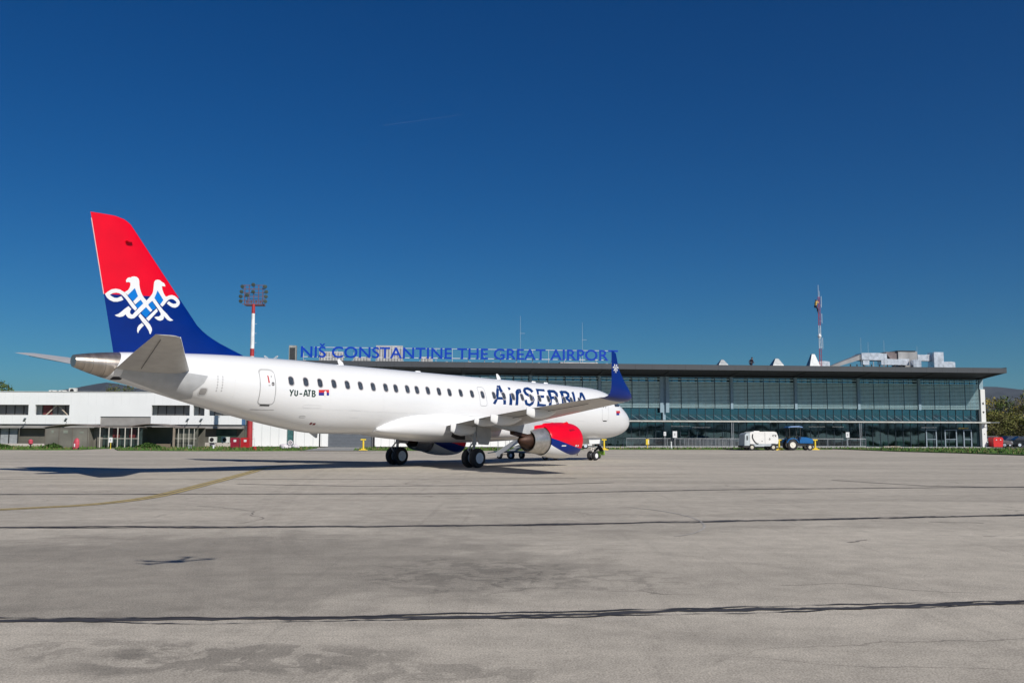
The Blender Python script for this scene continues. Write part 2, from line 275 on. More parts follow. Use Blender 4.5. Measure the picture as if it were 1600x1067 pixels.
DEC = json.loads(r'''{"emblem_white":[[[36.494,7.359],[36.381,7.474],[36.237,7.577],[36.078,7.617],[35.914,7.602],[35.785,7.538],[35.695,7.492],[35.601,7.379],[35.467,7.233],[35.333,7.086],[35.183,6.902],[35.256,6.795],[35.376,6.895],[35.51,7.054],[35.645,7.226],[35.764,7.336],[35.842,7.401],[35.932,7.447],[36.058,7.458],[36.193,7.423],[36.301,7.342]],[[36.494,7.359],[36.301,7.342],[36.212,7.286],[36.111,7.243],[35.999,7.248],[35.901,7.303],[35.847,7.334],[35.75,7.202],[35.844,7.147],[35.992,7.095],[36.141,7.081],[36.292,7.131],[36.406,7.216]],[[35.676,7.922],[35.69,8.012],[35.645,8.092],[35.571,8.139],[35.507,8.142],[35.458,8.183],[35.356,8.206],[35.252,8.194],[35.177,8.139],[35.142,8.043],[35.129,7.869],[35.097,7.723],[35.044,7.579],[34.974,7.449],[34.894,7.35],[34.798,7.26],[34.734,7.099],[34.54,6.879],[34.616,6.801],[34.756,6.933],[34.865,7.047],[34.934,7.128],[35.052,7.273],[35.267,7.055],[35.357,7.17],[35.166,7.403],[35.314,7.727],[35.589,7.405],[35.721,7.514],[35.586,7.616],[35.527,7.722],[35.499,7.837],[35.51,7.928],[35.601,7.949]],[[34.769,7.258],[34.934,7.128],[35.144,6.889],[35.267,6.745],[35.351,6.625],[35.415,6.631],[35.464,6.688],[35.46,6.775],[35.42,6.846],[35.532,6.958],[35.679,6.839],[35.799,6.717],[35.92,6.607],[36.067,6.541],[35.978,6.496],[35.864,6.482],[35.74,6.518],[35.631,6.61],[35.59,6.54],[35.523,6.48],[35.408,6.451],[35.281,6.483],[35.133,6.633],[35.01,6.77],[34.86,6.935],[34.71,7.101]],[[35.045,6.699],[34.951,6.613],[34.788,6.454],[34.596,6.27],[34.525,6.151],[34.502,6.052],[34.553,5.885],[34.593,5.895],[34.638,6.016],[34.777,6.204],[34.94,6.365],[35.11,6.586]],[[34.951,6.314],[34.856,6.223],[34.955,6.114],[35.053,5.969],[35.079,5.868],[35.125,5.963],[35.123,6.1],[35.063,6.217]],[[34.844,7.212],[34.695,7.392],[34.607,7.503],[34.546,7.623],[34.525,7.765],[34.512,7.944],[34.498,8.072],[34.449,8.155],[34.344,8.198],[34.222,8.183],[34.153,8.128],[34.043,8.09],[33.994,8.019],[33.988,7.943],[34.037,7.95],[34.145,7.942],[34.126,7.812],[34.066,7.665],[33.98,7.535],[33.925,7.523],[33.792,7.594],[33.656,7.622],[33.518,7.599],[33.405,7.534],[33.318,7.453],[33.273,7.355],[33.31,7.247],[33.403,7.147],[33.525,7.089],[33.662,7.095],[33.801,7.158],[33.913,7.235],[33.822,7.34],[33.724,7.281],[33.614,7.249],[33.504,7.266],[33.438,7.324],[33.509,7.394],[33.622,7.446],[33.731,7.447],[33.838,7.397],[33.942,7.283],[34.019,7.173],[34.109,7.07],[34.206,7.154],[34.067,7.359],[34.338,7.736],[34.47,7.404],[34.344,7.253],[34.203,7.078],[34.062,6.927],[33.895,6.791],[33.753,6.638],[33.599,6.543],[33.747,6.498],[33.871,6.538],[33.983,6.642],[34.039,6.675],[34.022,6.6],[34.073,6.519],[34.178,6.472],[34.285,6.487],[34.395,6.553],[34.436,6.599],[34.358,6.632],[34.252,6.642],[34.167,6.714],[34.175,6.789],[34.249,6.896],[34.39,7.071],[34.544,7.262],[34.571,7.267],[34.722,7.112]],[[34.359,6.973],[34.301,6.865],[34.679,6.413],[34.789,6.516]]],"emblem_blue":[[[35.314,7.727],[35.166,7.403],[35.362,7.174],[35.589,7.405]],[[35.052,7.273],[34.934,7.128],[35.144,6.889],[35.265,7.006]],[[34.81,6.99],[34.605,6.802],[34.778,6.542],[35.007,6.72]],[[34.557,7.261],[34.373,6.984],[34.541,6.879],[34.714,7.113]],[[34.338,7.736],[34.067,7.359],[34.206,7.154],[34.47,7.404]]],"title":[[[13.958,4.522],[14.266,4.22],[14.036,4.213],[13.727,4.516]],[[14.271,4.215],[14.459,3.878],[14.225,3.88],[14.032,4.219]],[[14.448,3.896],[14.595,3.692],[14.38,3.657],[14.236,3.862]],[[14.583,3.706],[14.802,3.465],[14.603,3.402],[14.391,3.642]],[[14.031,4.221],[14.104,4.163],[14.203,4.136],[14.274,4.157],[14.272,4.213],[14.196,4.271],[14.092,4.298],[14.025,4.277]],[[14.224,3.883],[14.279,3.826],[14.37,3.801],[14.445,3.821],[14.46,3.876],[14.403,3.932],[14.309,3.958],[14.236,3.937]],[[14.371,3.678],[14.417,3.622],[14.504,3.597],[14.582,3.617],[14.604,3.671],[14.556,3.727],[14.467,3.752],[14.391,3.732]],[[13.962,4.469],[13.989,4.243],[13.713,4.324],[13.653,4.553]],[[13.989,4.241],[13.926,3.965],[13.676,4.047],[13.713,4.326]],[[13.925,3.964],[13.859,3.819],[13.62,3.902],[13.676,4.049]],[[13.862,3.852],[13.919,3.42],[13.682,3.435],[13.619,3.869]],[[13.73,4.288],[13.809,4.229],[13.911,4.202],[13.981,4.223],[13.975,4.279],[13.893,4.338],[13.785,4.366],[13.719,4.345]],[[13.681,4.01],[13.744,3.953],[13.839,3.927],[13.914,3.947],[13.922,4.002],[13.858,4.06],[13.759,4.086],[13.687,4.066]],[[13.62,3.864],[13.676,3.807],[13.769,3.781],[13.845,3.802],[13.86,3.857],[13.803,3.914],[13.708,3.94],[13.633,3.919]],[[14.403,3.695],[13.781,3.703],[13.727,3.852],[14.353,3.842]],[[13.09,4.444],[12.9,4.442],[12.867,4.357],[13.126,4.253]],[[13.214,4.044],[12.965,4.136],[12.962,4.071],[13.042,3.807],[13.161,3.396],[13.413,3.409],[13.324,3.725]],[[12.877,3.403],[12.739,3.815],[12.578,4.197],[12.386,4.327],[12.183,4.386],[11.942,4.391],[12.051,4.157],[12.259,4.131],[12.403,4.013],[12.53,3.709],[12.62,3.409]],[[10.82,4.292],[10.884,4.437],[11.192,4.316],[11.1,4.174]],[[10.906,4.455],[11.105,4.526],[11.386,4.368],[11.166,4.298]],[[11.174,4.529],[11.469,4.488],[11.596,4.326],[11.318,4.365]],[[11.641,4.422],[11.805,4.3],[11.595,4.269],[11.436,4.391]],[[11.843,4.238],[11.8,4.068],[11.532,4.158],[11.554,4.331]],[[11.771,4.041],[11.528,3.943],[11.327,4.087],[11.558,4.185]],[[11.521,3.941],[11.26,3.863],[11.082,4.011],[11.334,4.09]],[[11.304,3.904],[11.27,3.734],[11.017,3.797],[11.042,3.969]],[[11.254,3.786],[11.424,3.573],[11.2,3.531],[11.035,3.745]],[[11.366,3.615],[11.628,3.504],[11.508,3.38],[11.256,3.489]],[[11.512,3.515],[11.792,3.584],[11.908,3.438],[11.623,3.369]],[[11.731,3.532],[11.754,3.767],[12.003,3.724],[11.972,3.49]],[[10.913,4.381],[11.009,4.321],[11.123,4.293],[11.191,4.314],[11.172,4.371],[11.07,4.432],[10.949,4.46],[10.885,4.439]],[[11.123,4.451],[11.227,4.391],[11.343,4.363],[11.409,4.384],[11.383,4.441],[11.273,4.502],[11.147,4.531],[11.088,4.51]],[[11.41,4.411],[11.508,4.351],[11.621,4.324],[11.687,4.345],[11.666,4.402],[11.564,4.462],[11.443,4.49],[11.381,4.469]],[[11.574,4.289],[11.659,4.23],[11.766,4.203],[11.836,4.224],[11.826,4.28],[11.738,4.339],[11.625,4.366],[11.558,4.346]],[[11.543,4.117],[11.616,4.059],[11.717,4.033],[11.791,4.053],[11.792,4.109],[11.716,4.167],[11.611,4.193],[11.54,4.173]],[[11.306,4.019],[11.374,3.961],[11.473,3.935],[11.549,3.956],[11.555,4.011],[11.485,4.069],[11.381,4.095],[11.308,4.074]],[[11.049,3.94],[11.113,3.883],[11.212,3.857],[11.289,3.878],[11.299,3.933],[11.232,3.991],[11.13,4.017],[11.054,3.996]],[[11.02,3.769],[11.077,3.712],[11.172,3.687],[11.252,3.707],[11.269,3.762],[11.21,3.819],[11.112,3.845],[11.034,3.824]],[[11.189,3.555],[11.237,3.499],[11.327,3.474],[11.41,3.495],[11.435,3.549],[11.386,3.605],[11.293,3.63],[11.212,3.609]],[[11.448,3.445],[11.49,3.389],[11.578,3.365],[11.661,3.385],[11.69,3.439],[11.646,3.495],[11.556,3.52],[11.474,3.499]],[[11.731,3.514],[11.776,3.458],[11.864,3.433],[11.946,3.454],[11.972,3.508],[11.926,3.563],[11.836,3.588],[11.755,3.568]],[[10.464,4.46],[9.602,4.458],[9.701,4.309],[10.304,4.321],[10.461,4.063],[9.971,4.068],[10.047,3.912],[10.539,3.898],[10.63,3.549],[10.0,3.521],[10.037,3.412],[10.914,3.371],[10.776,3.696],[10.617,4.113]],[[9.429,4.389],[9.537,4.074],[9.217,4.143],[9.066,4.463]],[[9.532,4.089],[9.617,3.822],[9.321,3.859],[9.223,4.128]],[[9.609,3.843],[9.795,3.402],[9.518,3.395],[9.33,3.838]],[[9.232,4.113],[9.321,4.047],[9.441,4.018],[9.526,4.041],[9.524,4.104],[9.431,4.17],[9.305,4.2],[9.224,4.176]],[[9.326,3.845],[9.397,3.78],[9.509,3.752],[9.599,3.775],[9.612,3.837],[9.539,3.901],[9.423,3.93],[9.336,3.907]],[[9.43,4.268],[8.877,4.265],[8.659,4.442],[9.218,4.444]],[[8.937,4.281],[8.783,4.151],[8.482,4.293],[8.603,4.425]],[[8.791,4.199],[8.86,4.04],[8.563,4.084],[8.482,4.245]],[[8.735,4.131],[9.024,4.033],[8.958,3.896],[8.684,3.993]],[[8.949,4.049],[9.402,4.013],[9.473,3.846],[9.029,3.881]],[[8.634,4.358],[8.743,4.294],[8.868,4.265],[8.942,4.287],[8.918,4.348],[8.803,4.412],[8.668,4.442],[8.6,4.419]],[[8.496,4.226],[8.592,4.164],[8.712,4.135],[8.79,4.157],[8.777,4.217],[8.677,4.28],[8.55,4.309],[8.477,4.287]],[[8.573,4.066],[8.656,4.005],[8.77,3.977],[8.851,3.999],[8.851,4.058],[8.765,4.12],[8.646,4.148],[8.568,4.126]],[[8.856,3.969],[8.931,3.908],[9.041,3.88],[9.124,3.902],[9.13,3.961],[9.052,4.022],[8.938,4.05],[8.857,4.028]],[[9.172,3.879],[8.991,3.729],[8.744,3.853],[8.909,4.004]],[[9.01,3.765],[8.984,3.523],[8.712,3.573],[8.728,3.816]],[[8.985,3.531],[8.976,3.4],[8.706,3.433],[8.711,3.565]],[[8.733,3.794],[8.799,3.734],[8.905,3.707],[8.991,3.729],[9.006,3.787],[8.938,3.848],[8.828,3.875],[8.744,3.853]],[[8.713,3.551],[8.767,3.492],[8.868,3.465],[8.958,3.487],[8.983,3.545],[8.927,3.605],[8.824,3.632],[8.736,3.609]],[[8.201,4.372],[8.272,4.064],[7.957,4.142],[7.837,4.455]],[[8.266,4.085],[8.361,3.813],[8.072,3.848],[7.964,4.122]],[[8.355,3.829],[8.524,3.315],[8.253,3.316],[8.079,3.832]],[[7.974,4.107],[8.062,4.045],[8.18,4.017],[8.261,4.039],[8.257,4.099],[8.166,4.161],[8.042,4.19],[7.964,4.168]],[[8.078,3.834],[8.148,3.773],[8.257,3.746],[8.343,3.768],[8.356,3.827],[8.283,3.888],[8.17,3.916],[8.086,3.894]],[[8.146,4.261],[7.658,4.266],[7.444,4.434],[7.942,4.428]],[[7.715,4.279],[7.56,4.169],[7.264,4.31],[7.39,4.421]],[[7.563,4.223],[7.666,4.06],[7.383,4.091],[7.27,4.255]],[[7.544,4.142],[7.847,4.042],[7.788,3.912],[7.501,4.01]],[[7.77,4.057],[8.119,4.035],[8.204,3.876],[7.862,3.897]],[[7.421,4.354],[7.53,4.293],[7.653,4.266],[7.723,4.287],[7.696,4.344],[7.581,4.405],[7.449,4.434],[7.385,4.412]],[[7.281,4.244],[7.378,4.184],[7.495,4.157],[7.569,4.178],[7.553,4.235],[7.451,4.295],[7.326,4.323],[7.257,4.301]],[[7.391,4.08],[7.474,4.021],[7.585,3.995],[7.662,4.016],[7.659,4.072],[7.573,4.131],[7.457,4.158],[7.382,4.137]],[[7.687,3.98],[7.762,3.922],[7.869,3.896],[7.948,3.917],[7.952,3.973],[7.874,4.031],[7.763,4.057],[7.686,4.036]],[[7.949,3.901],[7.699,3.739],[7.469,3.866],[7.7,4.03]],[[7.723,3.771],[7.682,3.593],[7.418,3.654],[7.448,3.834]],[[7.655,3.656],[7.857,3.472],[7.641,3.407],[7.446,3.591]],[[7.747,3.518],[8.345,3.46],[8.338,3.306],[7.747,3.362]],[[7.455,3.806],[7.52,3.749],[7.623,3.723],[7.706,3.744],[7.718,3.799],[7.65,3.857],[7.543,3.883],[7.463,3.862]],[[7.42,3.627],[7.477,3.57],[7.576,3.544],[7.661,3.565],[7.681,3.62],[7.623,3.677],[7.521,3.703],[7.437,3.682]],[[7.62,3.443],[7.669,3.386],[7.763,3.361],[7.851,3.383],[7.878,3.437],[7.828,3.493],[7.731,3.519],[7.645,3.498]],[[6.957,4.357],[7.079,4.065],[6.81,4.122],[6.651,4.417]],[[7.075,4.076],[7.172,3.778],[6.926,3.811],[6.815,4.111]],[[7.168,3.789],[7.294,3.313],[7.063,3.321],[6.93,3.799]],[[6.825,4.097],[6.902,4.045],[7.003,4.021],[7.072,4.04],[7.066,4.09],[6.987,4.143],[6.881,4.167],[6.815,4.148]],[[6.93,3.797],[6.99,3.746],[7.083,3.723],[7.157,3.742],[7.167,3.791],[7.106,3.842],[7.01,3.866],[6.938,3.847]],[[6.044,4.373],[6.375,4.065],[6.137,4.072],[5.794,4.382]],[[6.353,4.085],[6.636,3.848],[6.436,3.813],[6.159,4.051]],[[6.638,3.846],[7.015,3.384],[6.803,3.352],[6.434,3.815]],[[6.137,4.072],[6.212,4.021],[6.312,3.997],[6.381,4.016],[6.375,4.065],[6.297,4.116],[6.193,4.14],[6.127,4.121]],[[6.419,3.834],[6.48,3.783],[6.573,3.761],[6.645,3.779],[6.653,3.827],[6.59,3.878],[6.495,3.9],[6.425,3.882]],[[6.035,4.339],[6.034,3.902],[5.777,3.977],[5.715,4.419]],[[6.035,3.914],[6.026,3.639],[5.783,3.688],[5.777,3.965]],[[6.024,3.655],[6.078,3.334],[5.844,3.349],[5.785,3.671]],[[5.787,3.943],[5.856,3.892],[5.953,3.869],[6.024,3.887],[6.026,3.936],[5.955,3.987],[5.854,4.011],[5.785,3.992]],[[5.787,3.666],[5.842,3.616],[5.932,3.594],[6.008,3.612],[6.022,3.66],[5.966,3.71],[5.873,3.733],[5.799,3.715]],[[6.688,3.627],[5.951,3.645],[5.891,3.773],[6.634,3.754]]],"reg":[[[28.527,3.747],[28.437,3.591],[28.379,3.616],[28.467,3.772]],[[28.379,3.591],[28.281,3.754],[28.339,3.778],[28.438,3.616]],[[28.376,3.604],[28.384,3.584],[28.407,3.575],[28.43,3.583],[28.441,3.602],[28.433,3.623],[28.41,3.631],[28.386,3.624]],[[28.44,3.61],[28.472,3.475],[28.408,3.462],[28.376,3.597]],[[28.257,3.745],[28.265,3.536],[28.199,3.535],[28.19,3.744]],[[28.251,3.513],[28.174,3.466],[28.137,3.511],[28.213,3.558]],[[28.133,3.467],[28.065,3.518],[28.109,3.561],[28.178,3.51]],[[28.054,3.541],[28.058,3.738],[28.126,3.735],[28.121,3.539]],[[28.199,3.536],[28.207,3.516],[28.229,3.507],[28.254,3.515],[28.265,3.534],[28.257,3.555],[28.234,3.564],[28.21,3.556]],[[28.122,3.49],[28.13,3.469],[28.153,3.461],[28.177,3.468],[28.189,3.488],[28.181,3.508],[28.158,3.517],[28.134,3.509]],[[28.054,3.541],[28.062,3.521],[28.085,3.512],[28.109,3.519],[28.121,3.539],[28.112,3.559],[28.089,3.568],[28.065,3.56]],[[27.98,3.552],[27.833,3.556],[27.835,3.613],[27.983,3.608]],[[27.705,3.466],[27.628,3.751],[27.695,3.762],[27.772,3.477]],[[27.662,3.728],[27.617,3.729],[27.615,3.787],[27.66,3.785]],[[27.65,3.751],[27.57,3.475],[27.504,3.489],[27.582,3.765]],[[27.627,3.758],[27.638,3.737],[27.662,3.728],[27.686,3.735],[27.696,3.755],[27.685,3.776],[27.66,3.785],[27.636,3.777]],[[27.582,3.759],[27.592,3.738],[27.617,3.729],[27.641,3.737],[27.651,3.757],[27.64,3.777],[27.615,3.787],[27.591,3.779]],[[27.719,3.535],[27.571,3.539],[27.573,3.597],[27.722,3.592]],[[27.527,3.727],[27.345,3.734],[27.342,3.791],[27.524,3.785]],[[27.46,3.762],[27.497,3.482],[27.428,3.477],[27.391,3.757]],[[27.303,3.759],[27.301,3.469],[27.231,3.471],[27.232,3.761]],[[27.272,3.719],[27.165,3.715],[27.156,3.773],[27.263,3.776]],[[27.191,3.727],[27.153,3.678],[27.093,3.711],[27.131,3.76]],[[27.154,3.707],[27.195,3.643],[27.133,3.618],[27.092,3.682]],[[27.167,3.659],[27.274,3.648],[27.268,3.591],[27.161,3.602]],[[27.126,3.745],[27.137,3.724],[27.162,3.715],[27.187,3.722],[27.196,3.742],[27.185,3.763],[27.159,3.773],[27.135,3.765]],[[27.088,3.696],[27.099,3.675],[27.124,3.666],[27.149,3.673],[27.159,3.694],[27.148,3.714],[27.122,3.724],[27.098,3.716]],[[27.129,3.632],[27.139,3.611],[27.164,3.602],[27.189,3.61],[27.199,3.63],[27.189,3.65],[27.164,3.66],[27.139,3.652]],[[27.205,3.602],[27.128,3.537],[27.077,3.578],[27.154,3.643]],[[27.133,3.571],[27.177,3.502],[27.114,3.476],[27.071,3.545]],[[27.15,3.517],[27.27,3.506],[27.262,3.449],[27.141,3.46]],[[27.067,3.559],[27.077,3.538],[27.102,3.529],[27.127,3.536],[27.138,3.556],[27.128,3.577],[27.103,3.586],[27.078,3.579]],[[27.111,3.49],[27.12,3.469],[27.144,3.46],[27.169,3.468],[27.18,3.488],[27.171,3.508],[27.147,3.517],[27.122,3.51]]],"flag_red":[[[26.899,3.806],[26.296,3.827],[26.308,3.691],[26.907,3.671]]],"flag_blue":[[[26.907,3.671],[26.308,3.691],[26.316,3.555],[26.907,3.537]]],"flag_crest":[[[26.593,3.725],[26.548,3.761],[26.497,3.763],[26.458,3.73],[26.451,3.551],[26.492,3.499],[26.563,3.497],[26.605,3.546]]],"ff_red":[[[2.419,3.267],[1.851,3.278],[1.826,3.125],[2.443,3.128]]],"ff_blue":[[[2.443,3.128],[2.026,3.136],[2.04,2.977],[2.399,2.996]]],"win":[[28.388,4.155],[27.579,4.142],[26.767,4.125],[25.944,4.119],[25.138,4.098],[24.325,4.09],[23.52,4.07],[22.699,4.062],[22.024,4.045],[21.229,4.034],[20.558,4.018],[19.775,4.012],[18.963,3.993],[18.171,3.971],[17.297,3.969],[16.406,3.948],[15.55,3.929],[14.592,3.919],[13.742,3.919],[12.935,3.903],[12.125,3.893],[11.296,3.883],[10.522,3.871],[9.658,3.857],[8.886,3.847],[8.065,3.838],[7.345,3.829],[6.49,3.82]]}''')
# cabin windows
for i, (x, z) in enumerate(DEC['win']):
    w = decal('cabin_window', [rrect(x, z, .335, .475, .145)], M_winring, plane, .004, .12)
    decal('glass', [rrect(x + .01, z, .265, .395, .12)], M_win, w, .008, .1)
# rear service door
def outline(cx, cz, w, h, r, t):
    p = rrect(cx, cz, w, h, r, 5); p.append(p[0]); p.append(p[1]); return strokes(p, t)
dr = decal('rear_service_door', [rrect(29.62, 3.84, .74, 1.5, .14)], M_white, fuse, .004, .1)
decal('door_seal', outline(29.62, 3.84, .77, 1.53, .15, .042), M_line, dr, .007, .15)
decal('door_seal', strokes([(29.26, 4.50), (29.32, 4.58), (29.42, 4.61), (29.82, 4.61), (29.93, 4.58), (30.0, 4.50)], .075), mat('seal_grey', (.45, .45, .44), .5), dr, .009, .12)
decal('door_sill', strokes([(29.40, 3.03), (29.86, 3.035)], .06), M_black, dr, .012, .12)
decal('door_marking', [[(29.56, 4.35), (29.62, 4.35), (29.60, 4.02), (29.53, 4.02)]], mat('marking_red', (.5, .03, .03), .5), dr, .010, .1)
decal('door_marking', [rrect(29.55, 3.91, .1, .05, .02)], M_line, dr, .010, .1)
hd = decal('door_handle', [rrect(29.37, 3.98, .13, .16, .05)], M_black, dr, .010, .1)
decal('door_handle', [rrect(29.38, 3.97, .07, .08, .03)], M_winring, dr, .013, .1)
decal('door_marking', [rrect(29.42, 4.31, .05, .05, .02)], M_black, dr, .010, .1)
decal('access_panel', strokes([(30.2, 2.84), (29.1, 2.835)], .02), M_line, fuse, .006, .15)
decal('access_panel', outline(27.2, 3.02, 1.0, .12, .05, .015), mat('faint_line', (.6, .6, .6), .5), fuse, .005, .15)
decal('static_port_marking', [rrect(26.9, 2.24, .12, .10, .01), rrect(26.72, 2.22, .14, .09, .01)], mat('marking_dark_red', (.16, .01, .02), .5), fuse, .006, .1)
decal('access_panel', outline(27.55, 2.55, .3, .07, .03, .015), M_line, fuse, .006, .1)
# overwing exit and front door
ex = decal('emergency_exit', outline(15.57, 3.83, .56, 1.05, .12, .026), mat('exit_line', (.36, .36, .36), .5), fuse, .005, .15)
fd = decal('front_service_door', [rrect(3.82, 3.38, .74, 1.5, .16)], M_white, fuse, .004, .1)
decal('door_seal', outline(3.82, 3.38, .76, 1.52, .18, .02), M_line, fd, .007, .15)
decal('door_sill', strokes([(4.05, 2.585), (3.6, 2.58)], .05), M_black, fd, .01, .12)
decal('door_handle', [rrect(4.02, 3.52, .1, .13, .02), rrect(3.75, 3.47, .07, .07, .01), rrect(3.80, 3.60, .05, .07, .01)], M_black, fd, .01, .1)
decal('service_window', [rrect(5.92, 3.35, .28, .12, .03)], M_black, fuse, .006, .1)
decal('cockpit_window', [[(2.62, 4.02), (1.95, 4.02), (1.42, 3.86), (1.42, 3.66), (1.8, 3.56), (2.45, 3.54)]], M_win, fuse, .008, .1)
decal('cockpit_window', [[(1.33, 3.84), (.95, 3.66), (.98, 3.52), (1.33, 3.60)]], M_win, fuse, .008, .08)
# skin joints
for x in (8.6, 12.2, 18.9, 22.9, 26.2, 31.2):
    decal('skin_joint', strokes([(x, fus(x)[1] + .12), (x, fus(x)[0] - .1)], .012), mat('joint_line', (.66, .66, .65), .5), fuse, .003, .12)
for z0_ in (2.55, 4.75):
    decal('skin_joint', strokes([(6.0, z0_ + .0), (28.0, z0_ + .38)], .010), mat('joint_line', (.66, .66, .65), .5), fuse, .003, .3)
decal('access_panel', outline(24.6, 2.72, .55, .35, .05, .012), mat('joint_line', (.66, .66, .65), .5), fuse, .004, .15)
decal('access_panel', outline(9.4, 2.35, 1.0, .8, .06, .014), mat('joint_line', (.66, .66, .65), .5), fuse, .004, .15)
# titles
decal('airline_title', DEC['title'], M_title, fuse, .0025, .12)
decal('registration', DEC['reg'], mat('reg_dark', (.012, .04, .03), .5), fuse, .006, .1)
fl = decal('flag', DEC['flag_red'], mat('flag_red', (.55, .03, .03), .5), fuse, .005, .1)
decal('flag_stripe', DEC['flag_blue'], mat('flag_blue', (.02, .02, .22), .5), fl, .005, .1)
decal('flag_crest', DEC['flag_crest'], mat('crest_white', (.75, .72, .7), .5), fl, .009, .1)
fl = decal('flag', [[(2.44, 3.27), (1.86, 3.28), (1.86, 3.13), (2.44, 3.12)]], mat('flag_red', (.55, .03, .03), .5), fuse, .006, .1)
decal('flag_stripe', [[(2.44, 3.12), (2.02, 3.127), (2.02, 2.99), (2.44, 2.98)]], mat('flag_blue', (.02, .02, .22), .5), fl, .006, .1)
decal('hatch', [rrect(32.55, 3.55, .3, .26, .08)], mat('hatch_grey', (.30, .29, .28), .5), fuse, .006, .1)
decal('hatch_outline', outline(32.55, 3.55, .36, .32, .1, .03), mat('faint_line', (.6, .6, .6), .5), fuse, .005, .1)
decal('air_intake', [rrect(36.02, 3.98, .36, .12, .05)], M_dark, fuse, .008, .08)
decal('stabilizer_scale', [rrect(32.0 + a, 4.2 - .12 * k, .07, .015, .004) for a in (0, -.22) for k in range(6)] + [rrect(32.0 + a, 3.9, .01, .7, .003) for a in (0, -.22)], mat('scale_line', (.25, .25, .25), .5), fuse, .006, .2)
# grey rub panel round the stabilizer
decal('stabilizer_rub_panel', [[(35.9, 4.33), (35.95, 4.02), (33.15, 3.20), (32.85, 3.25), (32.95, 3.55), (32.6, 3.9), (32.45, 4.2), (33.6, 4.33)]], M_lgrey, fuse, .014, .07)
# antennas on the crown
for x, h in ((24.4, .30), (12.6, .34), (19.2, .05), (9.4, .07), (8.2, .07)):
    b = MB(); z = fus(x)[0] - .02
    if h > .1: b.loft([[P(x + .16 * math.cos(t) + dx, .02 * math.sin(t), z + hh) for t in [k * math.pi / 4 for k in range(8)]] for dx, hh in ((0, 0), (.08, h * .5))] + [[P(x + .07 * math.cos(t) + .2, .012 * math.sin(t), z + h) for t in [k * math.pi / 4 for k in range(8)]]])
    else: b.loft([[P(x + .22 * s * math.cos(t), .1 * s * math.sin(t), z + hh) for t in [k * math.pi / 6 for k in range(12)]] for s, hh in ((1, 0), (.8, h + .02), (.4, h + .03))])
    obj('antenna', b, M_white, fuse, 40)
b = MB(); b.loft([[P(26.1 + s * .35 * math.cos(t) - dx, .03 * math.sin(t), z) for t in [k * math.pi / 4 for k in range(8)]] for s, dx, z in ((1, 0, 1.9), (.15, .25, 1.56))])
obj('drain_mast', b, M_lgrey, fuse, 40)
# belly fairing
b = MB(); rings = []
FT = [(10.6, 1.2, 1.46, 1.9), (11.6, 1.42, 1.39, 2.25), (13, 1.66, 1.33, 2.6), (15, 1.80, 1.28, 2.8), (17, 1.83, 1.28, 2.9), (18.6, 1.79, 1.33, 3.0), (19.8, 1.70, 1.41, 2.98), (20.8, 1.60, 1.48, 2.9), (21.6, 1.48, 1.55, 2.74), (22.2, 1.34, 1.63, 2.5), (22.6, 1.16, 1.72, 2.28), (22.85, .95, 1.84, 2.1)]
FTm = []
for i in range(len(FT) - 1):
    for k in range(5):
        t = k / 5; p0 = FT[max(i - 1, 0)]; p1 = FT[i]; p2 = FT[i + 1]; p3 = FT[min(i + 2, len(FT) - 1)]; FTm.append(tuple(.5 * (2 * p1[c] + (p2[c] - p0[c]) * t + (2 * p0[c] - 5 * p1[c] + 4 * p2[c] - p3[c]) * t * t + (3 * p1[c] - p0[c] - 3 * p2[c] + p3[c]) * t**3) for c in range(4)))
FTm.append(FT[-1])
for x, w, z0, z1 in FTm:
    rg = []
    for j in range(56):
        a = 2 * math.pi * j / 56; cs, sn = math.cos(a), math.sin(a); pw = .72
        rg.append(P(x, w * math.copysign(abs(sn) ** pw, sn), (z0 + z1) / 2 + (z1 - z0) / 2 * math.copysign(abs(cs) ** pw, cs)))
    rings.append(rg)
b.loft(rings); bf = obj('belly_fairing', b, M_white, plane, 50)
# fin ----------------------------------------------------------
def aero(c0, c1, t, n=14):
    """closed section from LE c0 to TE c1, returns list of (x, half thickness sign)"""
    o = []
    for i in range(n + 1):
        u = (1 - math.cos(math.pi * i / n)) / 2
        o.append((c0 + (c1 - c0) * u, 5 * t * (.2969 * math.sqrt(u) - .126 * u - .3516 * u * u + .2843 * u**3 - .1036 * u**4) * (c1 - c0)))
    return o
def fin_lim(z):
    te = 36.04 + (z - 5.04) * (37.22 - 36.04) / (10.6 - 5.04)
    L = [(5.0, 29.6), (5.27, 30.02), (5.71, 31.18), (6.0, 31.78), (6.35, 32.30), (8.67, 34.18), (10.08, 35.31), (10.36, 35.54), (10.52, 35.78), (10.60, 36.15), (10.63, 36.6)]
    for (z0, a), (z1, c) in zip(L[:-1], L[1:]):
        if z <= z1: return a + (c - a) * (z - z0) / (z1 - z0), te
    return 36.6, te
def fin_y(x, z):
    le, te = fin_lim(z); u = max(.001, min(1, (x - le) / (te - le))); t = .10 if z > 6.3 else .10 * (36 - 32.4) / (te - le)
    return 5 * t * (.2969 * math.sqrt(u) - .126 * u - .3516 * u * u + .2843 * u**3 - .1036 * u**4) * (te - le)
def fin_ring(z, tilt=0):
    le, te = fin_lim(z); up = []; dn = []
    for i in range(21):
        u = (1 - math.cos(math.pi * i / 20)) / 2; zz = z + tilt * (1 - u) * 3; le, te = fin_lim(zz); x = le + (te - le) * u
        y = fin_y(x, zz); up.append(P(x, y, zz)); dn.append(P(x, -y, zz))
    return up + dn[-1:0:-1]
def tb(z): # the colour split slopes up a little towards the leading edge
    return .06 * max(0, min(1, 1 - abs(z - 7.36) / 2))
zs_lo = [4.6, 5.04, 5.15, 5.3, 5.5, 5.71, 5.85, 6.0, 6.15, 6.35, 6.6, 6.9, 7.2, 7.36]
